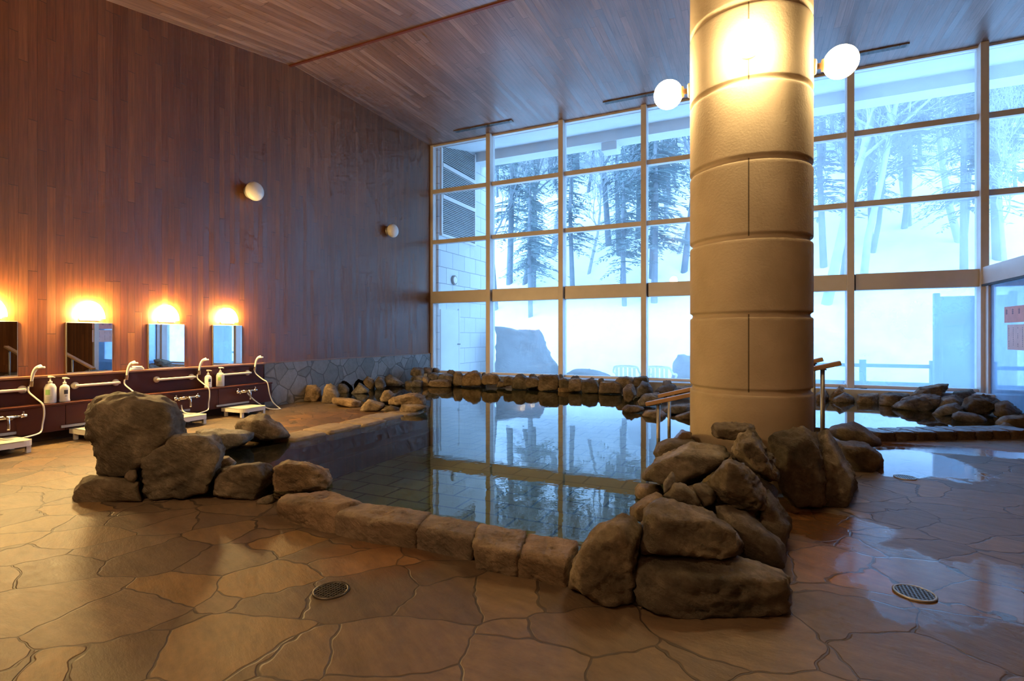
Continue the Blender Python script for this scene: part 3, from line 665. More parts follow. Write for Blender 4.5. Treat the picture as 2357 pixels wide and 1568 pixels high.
# ------------------------------------------------------------------ rocks: pile at the column (crop units)
C6 = (1260, 940, 2.946); GP = 'rocks piled around the column'
def r6(poly, D, T, label, fr=None, mat='rock', **k): return rockpx(poly, D, T, mat, label, GP, fr, C6, **k)
r6([(575,1130),(600,1010),(650,975),(1000,985),(1280,1000),(1480,1050),(1640,1130),(1672,1240),(1655,1390),(1480,1412),(1050,1415),(920,1448),(850,1435),(700,1380),(600,1310)], 2.18, .62, 'long low block forming the front base of the rock pile', [(592,1130),(700,1150),(840,1180),(1040,1150),(1470,1165),(1640,1170),(1650,1385),(1480,1410),(920,1446),(840,1430),(700,1378),(605,1308)], zmin=-.03, sub=5, sharp=26, cuts=3)
r6([(145,1215),(180,1000),(240,900),(360,790),(520,700),(585,720),(650,790),(640,870),(610,980),(580,1100),(590,1310),(510,1365),(420,1315),(300,1280)], 2.27, .45, 'tall slanting rock at the end of the kerb stones', [(160,1210),(200,1030),(300,900),(490,830),(570,920),(560,1100),(575,1310),(500,1362),(300,1278)], sub=5, sharp=22)
r6([(655,660),(740,592),(830,600),(960,650),(1110,730),(1280,810),(1332,900),(1310,985),(1200,1030),(1000,1025),(640,1000),(625,930),(655,800)], 2.30, .6, 'broad slab lying on the long base block', [(660,750),(900,760),(1060,800),(1270,830),(1318,900),(1290,980),(1000,1000),(645,985)], sub=5, sharp=24, zmin=.12, cuts=3)
r6([(1110,655),(1200,638),(1340,685),(1420,770),(1530,850),(1610,930),(1618,1060),(1580,1098),(1310,1010),(1320,890),(1250,780)], 2.55, .5, 'dark rounded rock behind the broad slab, facing the drain', [(1200,720),(1380,800),(1540,900),(1600,1050),(1570,1090),(1340,1000),(1340,900)])
r6([(1075,490),(1200,352),(1245,345),(1325,372),(1440,470),(1482,600),(1475,700),(1420,745),(1290,680),(1150,650),(1130,560)], 2.72, .42, 'pointed triangular rock in the middle of the pile', [(1230,370),(1300,400),(1290,520),(1200,600),(1320,660),(1440,650)], sub=5, sharp=26, zmin=.25, cuts=2)
r6([(975,520),(1055,492),(1135,560),(1145,640),(1065,668),(1035,600)], 2.72, .22, 'fist-shaped small rock wedged left of the pointed rock', zmin=.22)
r6([(785,595),(850,500),(930,508),(1010,560),(1050,620),(1042,665),(960,650),(870,615)], 2.66, .26, 'small brown rock below the pale upright shard', zmin=.22)
r6([(782,580),(785,500),(840,425),(848,408),(868,470),(866,510),(810,545)], 2.74, .07, 'pale upright shard of stone on the water side of the pile', mat='rock_grey', zmin=.3, sub=3)
r6([(535,700),(610,620),(740,565),(800,590),(800,700),(660,800)], 2.62, .3, 'flat stone tucked behind the tall slanting rock', zmin=.25)
r6([(628,485),(640,440),(740,330),(800,300),(900,260),(1000,220),(1200,255),(1255,310),(1150,400),(1080,460),(1000,520),(930,510),(860,480),(700,495)], 3.15, .75, 'big sloping rock overhanging the pool beside the column', [(650,470),(800,360),(900,330),(1180,330),(1060,440),(960,505),(860,475)], sub=5, sharp=22, zmin=.07)
r6([(708,300),(740,230),(830,195),(980,205),(1010,225),(1000,300),(740,350)], 3.85, .5, 'rounded rock at the water under the handrail posts', zmin=-.02, sharp=12)
r6([(858,200),(910,140),(975,160),(990,215),(880,235)], 4.0, .35, 'small dark rock against the column, water side', mat='rock_wet', zmin=.2)
r6([(1085,115),(1130,95),(1380,95),(1412,130),(1405,160),(1330,200),(1240,232),(1120,190)], 3.42, .34, 'oblong stone leaning on the column front, topmost of the pile', sub=5, zmin=.5)
r6([(1245,240),(1320,170),(1400,150),(1460,230),(1540,340),(1562,450),(1540,510),(1450,490),(1380,400),(1240,300)], 3.05, .5, 'craggy pitted rock below the topmost oblong stone', [(1290,250),(1400,230),(1480,330),(1530,460),(1440,450)], rough=.09, sub=5, zmin=.25)
r6([(1430,560),(1495,535),(1540,600),(1600,700),(1652,800),(1642,905),(1600,950),(1510,870),(1430,780),(1425,640)], 2.82, .4, 'narrow dark rock on the drain side of the pile', rough=.07, zmin=.02)
r6([(1485,185),(1560,150),(1730,115),(1835,175),(1875,330),(1880,540),(1880,672),(1700,664),(1590,570),(1550,440),(1525,320)], 3.5, .36, 'big dark boulder in shade right against the column', [(1600,240),(1740,200),(1840,280),(1860,660),(1700,660),(1610,560)], sub=5, rough=.06)
r6([(1825,140),(1905,140),(1960,230),(2020,370),(2088,480),(2082,560),(2040,672),(1980,692),(1870,670),(1850,480),(1850,300)], 3.60, .6, 'cracked tall boulder beside the shaded one, puddle side', [(1890,220),(1960,330),(2060,500),(2030,670),(1970,690),(1880,662)], sub=5, cuts=3)
r6([(1935,205),(2000,212),(2200,258),(2272,310),(2278,350),(2242,442),(2150,458),(2050,420),(2000,320)], 4.50, .6, 'dark rock with smooth pale top at the puddle edge', [(2000,250),(2200,290),(2262,330),(2238,440),(2150,455)], mat='rock')
r6([(1880,125),(2060,88),(2140,110),(2200,160),(2262,210),(2272,275),(2200,270),(2000,220),(1920,180)], 4.95, .6, 'flat-topped rock by the handrail end at the small pool', [(1930,160),(2080,150),(2180,190),(2240,270),(2000,218)])
r6([(590,565),(618,512),(760,515),(795,555),(790,610),(610,618)], 3.45, .6, 'reddish striped stone at the waterline under the big sloping rock', mat='rock_tan', zmin=-.02)
r6([(640,680),(900,520),(1300,430),(1540,500),(1620,760),(1560,980),(1100,980),(720,900)], 2.86, .8, 'shadowed rock deep inside the pile, seen between the others', mat='rock', zmin=-.02, shrink=.6)
# left cluster
C4 = (160, 880, 3.683); GL = 'boulders at the near pool corner'
def r4(poly, D, T, label, fr=None, mat='rock', **k): return rockpx(poly, D, T, mat, label, GL, fr, C4, **k)
r4([(70,960),(80,870),(130,795),(250,780),(420,800),(560,830),(605,900),(595,1005),(420,1022),(80,1028)], 3.68, .5, 'low dark block under the biggest boulder', [(75,965),(95,860),(250,820),(560,850),(590,1000),(420,1020),(82,1026)], sharp=22)
r4([(185,210),(225,150),(330,110),(560,90),(760,100),(860,130),(930,210),(975,300),(1000,430),(965,480),(860,520),(620,640),(590,720),(545,775),(460,812),(250,795),(235,690),(208,600),(200,440),(200,290)], 3.76, .8, 'biggest boulder, tall and flat-topped, before the washing counter', [(200,230),(360,200),(800,190),(850,250),(840,480),(560,760),(450,805),(260,785),(225,600)], sub=5, cuts=2, zmin=.05, sharp=20, shrink=.8, back=.9)
r4([(558,560),(580,520),(700,480),(900,468),(1150,430),(1255,432),(1322,560),(1315,640),(1210,790),(1165,870),(1172,940),(1000,982),(640,1002),(592,992),(572,700)], 3.74, .7, 'wide squared boulder leaning on the biggest boulder', [(600,560),(665,650),(640,1000),(1000,980),(1160,930),(1180,800),(1290,620),(1150,470),(760,500)], sub=5, cuts=3, sharp=22)
r4([(1040,412),(1150,390),(1480,398),(1565,420),(1562,470),(1480,525),(1325,575),(1220,500)], 5.0, .7, 'flat grey slab at the waterline behind the squared boulder', mat='rock_grey', zmin=-.02)
r4([(1378,378),(1430,310),(1560,272),(1680,280),(1770,340),(1860,430),(1876,466),(1790,492),(1560,502),(1540,440)], 5.40, .6, 'peaked rock at the pool edge near the washing trays', [(1440,350),(1640,320),(1700,400),(1860,462),(1790,490),(1570,500)], mat='rock_tan')
r4([(1170,935),(1185,830),(1270,735),(1420,690),(1720,678),(1742,760),(1735,965),(1560,1008),(1350,988)], 3.74, .5, 'brown boulder between the squared boulder and the kerb', [(1185,930),(1290,780),(1420,710),(1640,720),(1610,900),(1560,1005),(1350,985)], sub=5)
r4([(1245,690),(1280,632),(1350,618),(1425,680),(1350,730),(1270,730)], 4.35, .3, 'small rock at the waterline between two boulders', mat='rock_tan', zmin=-.02)
r4([(1728,690),(1830,655),(2040,670),(2100,712),(2200,740),(2248,830),(2232,912),(2050,935),(1830,985),(1745,1004)], 3.74, .5, 'grooved boulder at the start of the kerb, over the water', [(1745,720),(1850,690),(2020,700),(2110,780),(2200,890),(1830,980),(1750,1000)], sub=5, mat='rock_tan')
r4([(1563,1035),(1600,990),(1720,940),(1750,1010),(1640,1045)], 3.66, .2, 'flat chip of stone at the foot of the grooved boulder', sub=3)
r4([(462,805),(500,745),(560,735),(585,800),(540,860),(515,850)], 3.70, .2, 'small pale chip wedged between the two largest boulders', mat='rock_tan', sub=3, zmin=.05)
# kerb stones
GK = 'kerb stones at the front of the pool'
C5 = (600, 1040, 2.946)
def kerbstone(front_top, front_bot, back_top, label, seed, zt=.125, hgt=0):
    pts = []
    for u, v in front_bot: q = P(C5[0]+u/C5[2], C5[1]+v/C5[2], 0); pts += [(q.x, q.y, -.03), (q.x, q.y+.01, .03)]
    for u, v in front_top: q = P(C5[0]+u/C5[2], C5[1]+v/C5[2], zt-.012); pts += [tuple(q), (q.x, q.y+.03, zt+.006)]
    for u, v in back_top: q = P(C5[0]+u/C5[2], C5[1]+v/C5[2], zt-.01); pts += [(q.x, q.y, zt-.008), (q.x, q.y, -.03), (q.x, q.y-.02, zt)]
    mx = sum(q[0] for q in pts)/len(pts); pts = [(mx+(q[0]-mx)*1.035, q[1], q[2]) for q in pts]
    rock('kerb_stone', pts, 'kerb', label, GK, 'kerb stone', 5, .042, 9, seed, -.03, 0)
kerbstone([(108,350),(330,385),(498,415)], [(125,425),(240,490),(488,560)], [(170,300),(480,262),(690,345)], 'first kerb stone, under the grooved boulder', 201)
kerbstone([(512,425),(770,495),(1048,522)], [(502,565),(770,625),(1040,655)], [(700,348),(960,384),(1145,425)], 'longest kerb stone, second from the grooved boulder', 202, .13)
kerbstone([(1062,530),(1240,560),(1425,602)], [(1062,660),(1200,690),(1420,738)], [(1160,428),(1300,455),(1480,482)], 'third kerb stone, right of a dark gap', 203)
kerbstone([(1440,630),(1600,680),(1738,702)], [(1470,795),(1600,820),(1735,842)], [(1500,488),(1650,512),(1800,548)], 'fourth kerb stone, with rounded front', 204, .135)
kerbstone([(1752,715),(1900,740),(2065,765)], [(1750,845),(1900,880),(2080,912)], [(1830,560),(2000,585),(2150,605)], 'last kerb stone, beside the tall slanting rock', 205)
# divider rocks under the handrails
C3 = (900, 760, 3.185); GD = 'rocks between the two pools'
def r3(poly, D, T, label, mat='rock_tan', g=GD, sub=4, **k): return rockpx(poly, D, T, mat, label, g, None, C3, sub=sub, **k)
r3([(1703,500),(1700,425),(1738,388),(1782,398),(1802,470),(1750,535),(1710,520)], 8.6, .4, 'knobbly upright rock at the tip of the divider')
r3([(1798,430),(1840,372),(1890,382),(1925,440),(1900,480),(1800,490)], 9.1, .5, 'high grey rock behind the knobbly upright rock', 'rock_grey')
r3([(1802,510),(1830,470),(1960,452),(2005,490),(1940,550),(1820,560)], 8.15, .5, 'wide rock above the waterline behind the front handrail end', 'rock_grey')
r3([(1686,580),(1730,543),(1810,548),(1866,575),(1800,607),(1720,605)], 7.55, .4, 'low flat rock at the water, outermost of the divider', zmin=-.02)
r3([(1835,625),(1868,588),(1960,578),(2025,622),(2010,645),(1900,652)], 7.1, .4, 'low flat rock at the water between the handrail posts', zmin=-.02)
r3([(1978,580),(2050,548),(2195,535),(2230,560),(2200,600),(2080,615),(1990,606)], 7.45, .5, 'pale slab beneath the handrails next to the column', 'rock_grey', zmin=-.02)
r3([(2078,630),(2190,590),(2260,600),(2250,660),(2090,660)], 6.95, .4, 'lowest rock at the waterline touching the column outline', zmin=-.02)
r3([(1925,450),(1990,400),(2085,395),(2110,450),(2040,480),(1940,490)], 8.9, .5, 'dark rock at the far end of the divider', 'rock')
r3([(2055,440),(2090,410),(2195,402),(2230,430),(2200,470),(2080,480)], 9.3, .5, 'squared rock at the back beside the column outline')
r3([(1985,500),(1992,368),(2055,365),(2062,400),(2060,500)], 9.6, .3, 'small block perched on the far divider rock', 'rock', zmin=-.02)
# row of rocks under the window
GR = 'rocks in the row under the window'
row = [(462,308,532,407),(520,298,668,408),(668,322,802,398),(778,378,838,420),(828,338,908,408),(884,318,1002,432),(988,345,1088,424),(1074,328,1242,442),(1238,352,1302,434),(1222,424,1352,456),(1303,355,1402,448),(1403,362,1522,462),(1520,372,1692,464),(1650,343,1778,430),(1775,343,1888,420)]
desc = ['rounded tan rock', 'broad peaked tan rock', 'squared low rock', 'little stone at the waterline', 'narrow block', 'tall pointed rock', 'cube-like rock', 'widest squared rock', 'slim upright rock', 'low stone lapped by water', 'faceted rock', 'short boulder', 'long squared boulder', 'dark rock', 'dark oblong rock']
wh = ['first after the corner heap', 'second after the corner heap', 'third after the corner heap', 'before the third large rock', 'left of a tall pointed one', 'nearest the second window post', 'beside the widest one', 'under the third window bay', 'below the window post, right of the widest', 'in front of the slim upright one', 'right of the slim upright one', 'left of a long squared one', 'near the divider tip', 'behind the divider tip', 'under the white chair']
rg = random.Random(9)
for k, (x0, y0, x1, y1) in enumerate(row):
    x0 -= 7; x1 += 7; y0 -= 5; w, h = x1-x0, y1-y0; j = lambda a: rg.uniform(-a, a)
    if k in (1, 5): poly = [(x0, y1-4), (x0+w*.08, y0+h*.45), (x0+w*.3, y0+h*.12), (x0+w*.55, y0+h*.1), (x0+w*.7, y0), (x0+w*.88, y0+h*.15), (x1, y1-h*.3), (x1-2, y1), (x0+w*.4, y1+1)]
    else: poly = [(x0, y1-h*.15), (x0+w*.03, y0+h*(.35+j(.15))), (x0+w*(.15+j(.06)), y0+h*(.08+j(.06))), (x0+w*(.5+j(.1)), y0), (x0+w*(.88+j(.06)), y0+h*(.08+j(.08))), (x1, y0+h*(.4+j(.15))), (x1-w*.03, y1-h*.06), (x0+w*.5, y1), (x0+w*.1, y1)]
    vb = 760+y1/3.185
    D = min((H-WL)*F/(vb-CY), 9.72/(c_+s_*((900+(x0+x1)/2/3.185)-CX)/F)) if k < 13 else 9.9
    r3(poly, D, .32, desc[k]+' in the window row, '+wh[k], ['rock_tan', 'rock_tan', 'rock'][k % 3] if k > 3 else 'rock_tan', GR, sharp=22, shrink=.86, zmin=-.02, rough=.07)
# small stones behind the row
sm = [(408,283,472,332,'small dark stone on top behind the first rounded rock'),(470,294,515,325,'small dark pebble behind the second row rock'),(1006,314,1068,347,'round dark stone peeping over the cube-like rock'),(1066,319,1134,347,'flat dark stone peeping over the widest squared rock'),(1228,316,1258,358,'thin upright stone leaning on the window post'),(1306,328,1388,372,'rounded stone on top of the faceted rock'),(1452,340,1488,367,'small knob of stone above the short boulder'),(1520,344,1558,374,'small knob of stone above the long squared boulder'),(664,298,694,330,'tiny pointed stone above the squared low rock')]
for x0, y0, x1, y1, lb in sm:
    x0 -= 5; x1 += 5; w, h = x1-x0, y1-y0; y1 = 472
    r3([(x0,y1),(x0+w*.1,y0+h*.3),(x0+w*.4,y0),(x0+w*.8,y0+h*.1),(x1,y0+h*.5),(x1,y1)], 10.22/(c_+s_*((900+(x0+x1)/2/3.185)-CX)/F), .2, lb, 'rock', GR, sub=3, zmin=-.01)
# corner heap
GH = 'rock heap in the corner by the wood wall'
hp = [(145,275,242,334,10.6,'rounded grey rock topmost of the corner heap','rock_grey'),(232,274,304,312,10.8,'pale rock on top of the corner heap next to the window post','rock_tan'),(306,278,354,308,10.9,'small tan stone crowning the corner heap','rock_tan'),(264,308,354,360,10.45,'white-topped squared rock in the corner heap','rock_grey'),(338,318,462,385,10.3,'large pale rock with lit edge in the corner heap','rock_grey'),(148,333,244,374,10.5,'flat grey slab second from the top of the corner heap','rock_grey'),(148,366,234,412,10.15,'pale rounded rock at the foot of the corner heap','rock_grey'),(222,342,280,408,10.3,'narrow brown rock in the middle of the corner heap','rock_tan'),(272,362,450,413,10.1,'long low rock at the waterline of the corner heap','rock_tan'),(104,368,156,428,10.3,'shaded rock of the heap against the stone wainscot','rock')]
for x0, y0, x1, y1, D, lb, mt in hp:
    x0 -= 5; x1 += 5; y0 -= 3; y1 += 6; w, h = x1-x0, y1-y0; j = lambda a: rg.uniform(-a, a)
    D += 1.2
    r3([(x0,y1-h*.2),(x0+w*.05,y0+h*(.35+j(.15))),(x0+w*(.25+j(.1)),y0+h*.04),(x0+w*.65,y0),(x1-w*.06,y0+h*(.2+j(.12))),(x1,y0+h*.6),(x1-w*.08,y1),(x0+w*.15,y1)], D-.15, .4, lb, mt, GH, sharp=14, zmin=-.02)
# rocks along the wood wall
C2 = (600, 760, 4.714); GW = 'rocks along the stone wainscot'
def r2(poly, D, T, label, mat='rock_tan', **k): return rockpx(poly, D, T, mat, label, GW, None, C2, **k)
r2([(452,778),(480,640),(500,598),(600,588),(660,640),(660,780)], 9.25, .35, 'upright dark-sided stone against the wainscot, first of the low wall', 'rock_tan')
r2([(652,792),(690,620),(715,590),(762,568),(802,590),(862,700),(830,770),(740,798)], 9.05, .4, 'pointed upright stone standing on the patio by the low wall')
r2([(806,600),(840,538),(930,598),(975,650),(950,682),(850,694)], 10.1, .45, 'grey-sided stone at the water behind the pointed upright stone', 'rock_grey', zmin=-.02)
r2([(930,570),(980,523),(1040,548),(1072,620),(1040,655),(960,645)], 10.55, .4, 'tan rock leaning on the wainscot, third from the patio', zmin=-.02)
r2([(1088,525),(1140,488),(1220,528),(1245,590),(1215,655),(1130,600)], 10.7, .4, 'reddish rock leaning on the wainscot in the middle', zmin=-.02)
r2([(1236,555),(1280,498),(1330,518),(1368,600),(1340,642),(1280,652),(1240,625)], 10.65, .4, 'smooth grey oval rock leaning on the wainscot', 'rock_grey', zmin=-.02)
r2([(1336,505),(1400,478),(1470,518),(1575,588),(1490,612),(1370,605)], 11.3, .4, 'sloping pale rock leaning on the wainscot near the corner', 'rock_grey', zmin=-.02)
r2([(978,692),(1055,640),(1075,562),(1195,655),(1150,684)], 9.95, .4, 'low grey rock at the waterline below the reddish one', 'rock_grey', zmin=-.02)
r2([(775,790),(780,735),(880,726),(1000,740),(1092,768),(1085,842),(1000,838)], 8.5, .4, 'low yellowish wall stone along the patio edge', zmin=-.02, sharp=24)
r2([(1068,882),(1110,788),(1180,752),(1360,795),(1350,850),(1290,882)], 8.05, .45, 'wedge-shaped rock on the patio at the end of the low wall', zmin=-.02)
r2([(1288,745),(1340,652),(1400,642),(1455,700),(1400,780),(1300,778)], 8.45, .35, 'small round rock on the pool spit, behind the wedge', zmin=-.02)
r2([(1355,800),(1420,728),(1600,688),(1690,668),(1780,708),(1835,790),(1800,815),(1500,815),(1400,815)], 8.2, .5, 'long humped rock at the tip of the pool spit', zmin=-.02, sub=5)
r2([(1305,872),(1400,808),(1505,838),(1495,893),(1380,895)], 7.55, .3, 'dark stone at the spit where the patio rim ends', 'rock', zmin=-.02)
r2([(1495,892),(1520,808),(1680,798),(1842,822),(1720,855),(1665,893),(1560,898)], 7.45, .35, 'low block in the water at the tip of the spit', zmin=-.02)
# patio rim slabs
ys = [4.02, 4.5, 5.05, 5.5, 5.95, 6.4]
lbs = ['rim slab of the patio nearest the peaked rock', 'second rim slab of the patio from the peaked rock', 'middle rim slab of the patio along the water', 'rim slab of the patio second from the spit', 'rim slab of the patio touching the spit rocks']
for k in range(5):
    y0, y1 = ys[k]+.012, ys[k+1]-.012
    pts = [(x, y, z) for x in (-4.78-.06*(k % 2), -4.42+.03*(k % 3)) for y in (y0, y1) for z in (-.03, .088)]
    rock('rim_slab', pts, 'rim', lbs[k], 'rim slabs of the patio', 'rim slab', 4, .02, 12, 300+k, -.03, 0)
# small pool: kerb and rocks
C7 = (1420, 800, 2.5155); GF = 'rocks around the small pool'
def r7(poly, D, T, label, mat='rock_grey', **k): return rockpx(poly, D, T, mat, label, GF, None, C7, zmin=k.pop('zmin', -.02), **k)
r7([(1145,265),(1210,240),(1232,290),(1180,320),(1145,320)], 8.9, .35, 'low rock by the column outline at the back of the small pool', 'rock_tan')
r7([(1215,302),(1240,275),(1290,218),(1332,240),(1322,282),(1245,312)], 8.95, .18, 'upright shard standing at the back of the small pool', 'rock_tan')
r7([(1238,305),(1262,285),(1320,258),(1382,290),(1380,322),(1258,324)], 8.7, .3, 'triangular rock before the upright shard', 'rock_tan')
r7([(1378,268),(1385,238),(1452,234),(1452,262),(1392,272)], 8.95, .3, 'small cap stone on the squared block', 'rock', zmin=.2, sub=3)
r7([(1385,322),(1390,268),(1520,260),(1512,332),(1400,326)], 8.6, .35, 'squared tan block at the back of the small pool', 'rock_tan', sharp=30)
r7([(1512,332),(1528,265),(1620,250),(1692,270),(1665,330),(1580,342)], 8.25, .45, 'pale block with rounded side next to the squared block', 'rock_tan')
r7([(1688,285),(1750,230),(1915,200),(1937,222),(1902,272),(1800,288)], 8.1, .5, 'long slab tilted up, topmost above the small pool', 'rock', zmin=.2, sub=5)
r7([(1578,342),(1660,290),(1780,268),(1885,276),(1905,300),(1880,340),(1800,374),(1620,354)], 7.75, .6, 'broad grey wet rock beneath the tilted slab', sub=5)
r7([(1826,355),(1880,288),(1960,268),(2015,300),(1995,355),(1870,375)], 7.75, .45, 'grey rock in the middle of the small pool heap')
r7([(1930,285),(1950,252),(2060,240),(2095,275),(2020,300)], 8.2, .4, 'dark-topped rock at the back of the small pool heap', 'rock')
r7([(1985,340),(2020,280),(2150,268),(2225,310),(2195,352),(2150,388),(2020,388)], 7.35, .5, 'largest tan-faced rock of the small pool heap', 'rock', sub=5)
r7([(1812,392),(1870,340),(1960,318),(2012,350),(1960,385),(1850,402)], 7.25, .4, 'rock reaching into the small pool, pale at its tip')
r7([(1918,395),(1980,368),(2100,388),(2158,417),(2100,438),(1960,424)], 6.75, .35, 'long flat rock lying in the small pool')
r7([(2176,392),(2190,320),(2260,303),(2352,370),(2342,392),(2200,405)], 7.1, .45, 'brown rock by the vestibule glass', 'rock')
r7([(2182,430),(2240,393),(2380,388),(2400,470),(2250,462),(2195,455)], 6.4, .5, 'dark flat rock at the frame edge by the vestibule', 'rock')
r7([(2198,455),(2250,428),(2312,462),(2290,474)], 6.3, .2, 'small pale stone before the dark flat rock', sub=3)
ck = [2022, 2065, 2112, 2160, 2208, 2250, 2290, 2330, 2380]
ct = ['first kerb stone of the small pool, behind the flat-topped rock', 'second kerb stone of the small pool', 'third kerb stone of the small pool', 'fourth kerb stone of the small pool, mid-length', 'fifth kerb stone of the small pool', 'sixth kerb stone of the small pool', 'seventh kerb stone of the small pool, before the pale stone', 'last kerb stone of the small pool, at the frame edge']
for k in range(8):
    a = P(ck[k]+2, 1017-(ck[k]-2022)*.018, 0); b = P(ck[k+1]-2, 1017-(ck[k+1]-2022)*.018, 0)
    n = Vector((-(b-a).y, (b-a).x, 0)).normalized()*.34
    pts = []
    for q in (a, b): pts += [(q.x, q.y, -.03), (q.x, q.y, .10), (q.x+n.x, q.y+n.y, .10), (q.x+n.x, q.y+n.y, -.03)]
    rock('kerb_stone', pts, 'rock_wet', ct[k], 'kerb stones of the small pool', 'kerb stone', 4, .04, 16, 400+k, -.03, 2)
# ------------------------------------------------------------------ outside
def hz(x, y):
    b = max(0, y-15.0)
    z = -.35+.40*b if b < 9 else -.35+3.6+.60*(b-9)
    z += min(b/6, 1)*(.7*noise.noise(Vector((x*.12, y*.1, 3)))+.25*noise.noise(Vector((x*.5, y*.45, 7))))
    return z
bm = bmesh.new(); nx, ny = 90, 90
g = [[bm.verts.new((-40+95*i/nx, 14.2+62*(j/ny)**1.5, hz(-40+95*i/nx, 14.2+62*(j/ny)**1.5))) for i in range(nx+1)] for j in range(ny+1)]
for j in range(ny):
    for i in range(nx): bm.faces.new((g[j][i], g[j][i+1], g[j+1][i+1], g[j+1][i]))
S('ground_snow_slope', bm, 'snow').data.polygons.foreach_set('use_smooth', [True]*(nx*ny))
S('ground_terrace', BX(-12, 14, 11.12, 14.4, -.6, -.36), 'snow')
# outdoor left wall with louvre, eave
OX = -7.2
S('wall_outdoor', BX(OX-.3, OX, 11.1, 14.0, -.4, 6.5), 'block')
bm = bmesh.new()
vs = [bm.verts.new(v) for v in [(-9,11.1,5.96),(11,11.1,5.96),(11,13.05,6.42),(-9,13.05,6.42),(-9,11.1,6.4),(11,11.1,6.4),(11,13.05,6.7),(-9,13.05,6.7)]]
for f in [(0,1,2,3),(7,6,5,4),(0,4,5,1),(1,5,6,2),(2,6,7,3),(3,7,4,0)]: bm.faces.new([vs[i] for i in f])
S('ceiling_eave', bm, 'plaster'); S('trim_5', BX(-9, 11, 13.0, 13.5, 6.14, 6.8), 'plaster')
a = PY(1388, 345, 13.25); b = PY(1424, 345, 13.25)
S('trim_6', BX(a.x, b.x, 13.05, 13.5, 5.93, 6.15, .02), 'plaster')
e = empty('wall_louvre', (OX, 12.05, 3.78), 'large louvred vent high on the outdoor block wall', 'louvre')
build('louvre_frame', BX(0, .06, -.9, -.84, 0, 2.55), 'frame', e); build('louvre_frame', BX(0, .06, .84, .9, 0, 2.55), 'frame', e); build('louvre_frame', BX(0, .07, -.9, .9, -.06, 0), 'frame', e)
for z in (.95, 1.75): build('divider_bar', BX(0, .075, -.84, .84, z-.05, z+.05), 'frame', e)
bm = bmesh.new()
for k in range(52):
    z = .03+k*.048
    if min(abs(z-.95), abs(z-1.75)) < .06: continue
    box(bm, .005, .05, -.84, .84, z, z+.022, mtx=None)
build('louvre_slats', bm, 'steel', e); build('backing', BX(.0, .004, -.84, .84, 0, 2.5), 'frame_dark', e)
c = PX(1046, 645, OX+.03); e = empty('wall_lamp', (OX, c.y, c.z), 'round white disc lamp with grey rim on the outdoor block wall', 'lamp')
bm = bmesh.new(); lathe(bm, [(.125,0),(.125,.05),(.10,.06)], 32, axis='X'); build('rim', bm, 'grille', e, True)
bm = bmesh.new(); lathe(bm, [(.102,.055),(.08,.07),(.001,.075)], 32, axis='X'); build('diffuser', bm, 'dome', e, True)
e = empty('door_1', (OX, 11.65, -.35), kind='structure')
build('door_leaf', BX(.0, .04, -.5, .38, 0, 2.2, .005), 'plaster', e); build('door_frame', BX(.0, .05, .38, .43, 0, 2.25), 'frame', e)
bm = bmesh.new(); tube(bm, [(.05,.30,1.3),(.09,.30,1.3),(.09,.36,1.3)], .018, 10); build('door_handle', bm, 'dark_metal', e, True)
# white plastic chairs on the terrace
def chair(x, y, rz, label):
    e = empty('plastic_chair', (x, y, -.36), label, 'chair', 'white plastic chairs on the terrace', rz=rz)
    build('seat', BX(-.25, .25, -.23, .25, .41, .44, .012), 'white', e)
    bm = bmesh.new()
    arc = [(.275*math.sin(t), -.24-.06*math.cos(t)+.06, 0) for t in [(-1.25+2.5*i/14) for i in range(15)]]
    tube(bm, [(a*1.0, b-.06*math.cos(t0), .80+.035*math.cos(t0*1.2)) for (a, b, _), t0 in zip(arc, [(-1.25+2.5*i/14) for i in range(15)])], .028, 8)
    for k in range(5):
        a = -.2+.1*k; box(bm, a-.032, a+.032, -.30+abs(a)*.15, -.275+abs(a)*.15, .44, .82)
    build('backrest', bm, 'white', e)
    for s in (-1, 1):
        bm = bmesh.new(); tube(bm, smoothpath([(s*.27,-.22,.80),(s*.30,-.1,.68),(s*.30,.2,.64),(s*.29,.26,.60)], 4), .024, 8); build('armrest', bm, 'white', e, True)
        for yy in (-.23, .25):
            bm = bmesh.new(); tube(bm, [(s*.24,yy*.96,.42),(s*.28,yy*1.1,0)], [.028,.02], 8)
            if yy > 0: tube(bm, [(s*.25,.24,.42),(s*.29,.25,.62)], .022, 8)
            build('leg', bm, 'white', e, True)
a = PY(1445, 845, 12.4); chair(a.x, 12.3, .1, 'white plastic armchair outside the glass, left of the window post')
a = PY(1522, 845, 12.4); chair(a.x, 12.35, -.12, 'white plastic armchair outside the glass, right of the window post')
# fence beyond the right bays
e = empty('rail_fence', (3.2, 14.2, -.35), 'low rail fence on the snowy terrace beyond the right panes', 'fence')
for x in (-2.2, -.9, .4, 1.7): build('post', BX(x-.06, x+.06, -.06, .06, 0, .98), 'weathered', e)
for z in (.45, .85): build('rail', BX(-2.4, 2.4, -.03, .03, z-.04, z+.04), 'weathered', e)
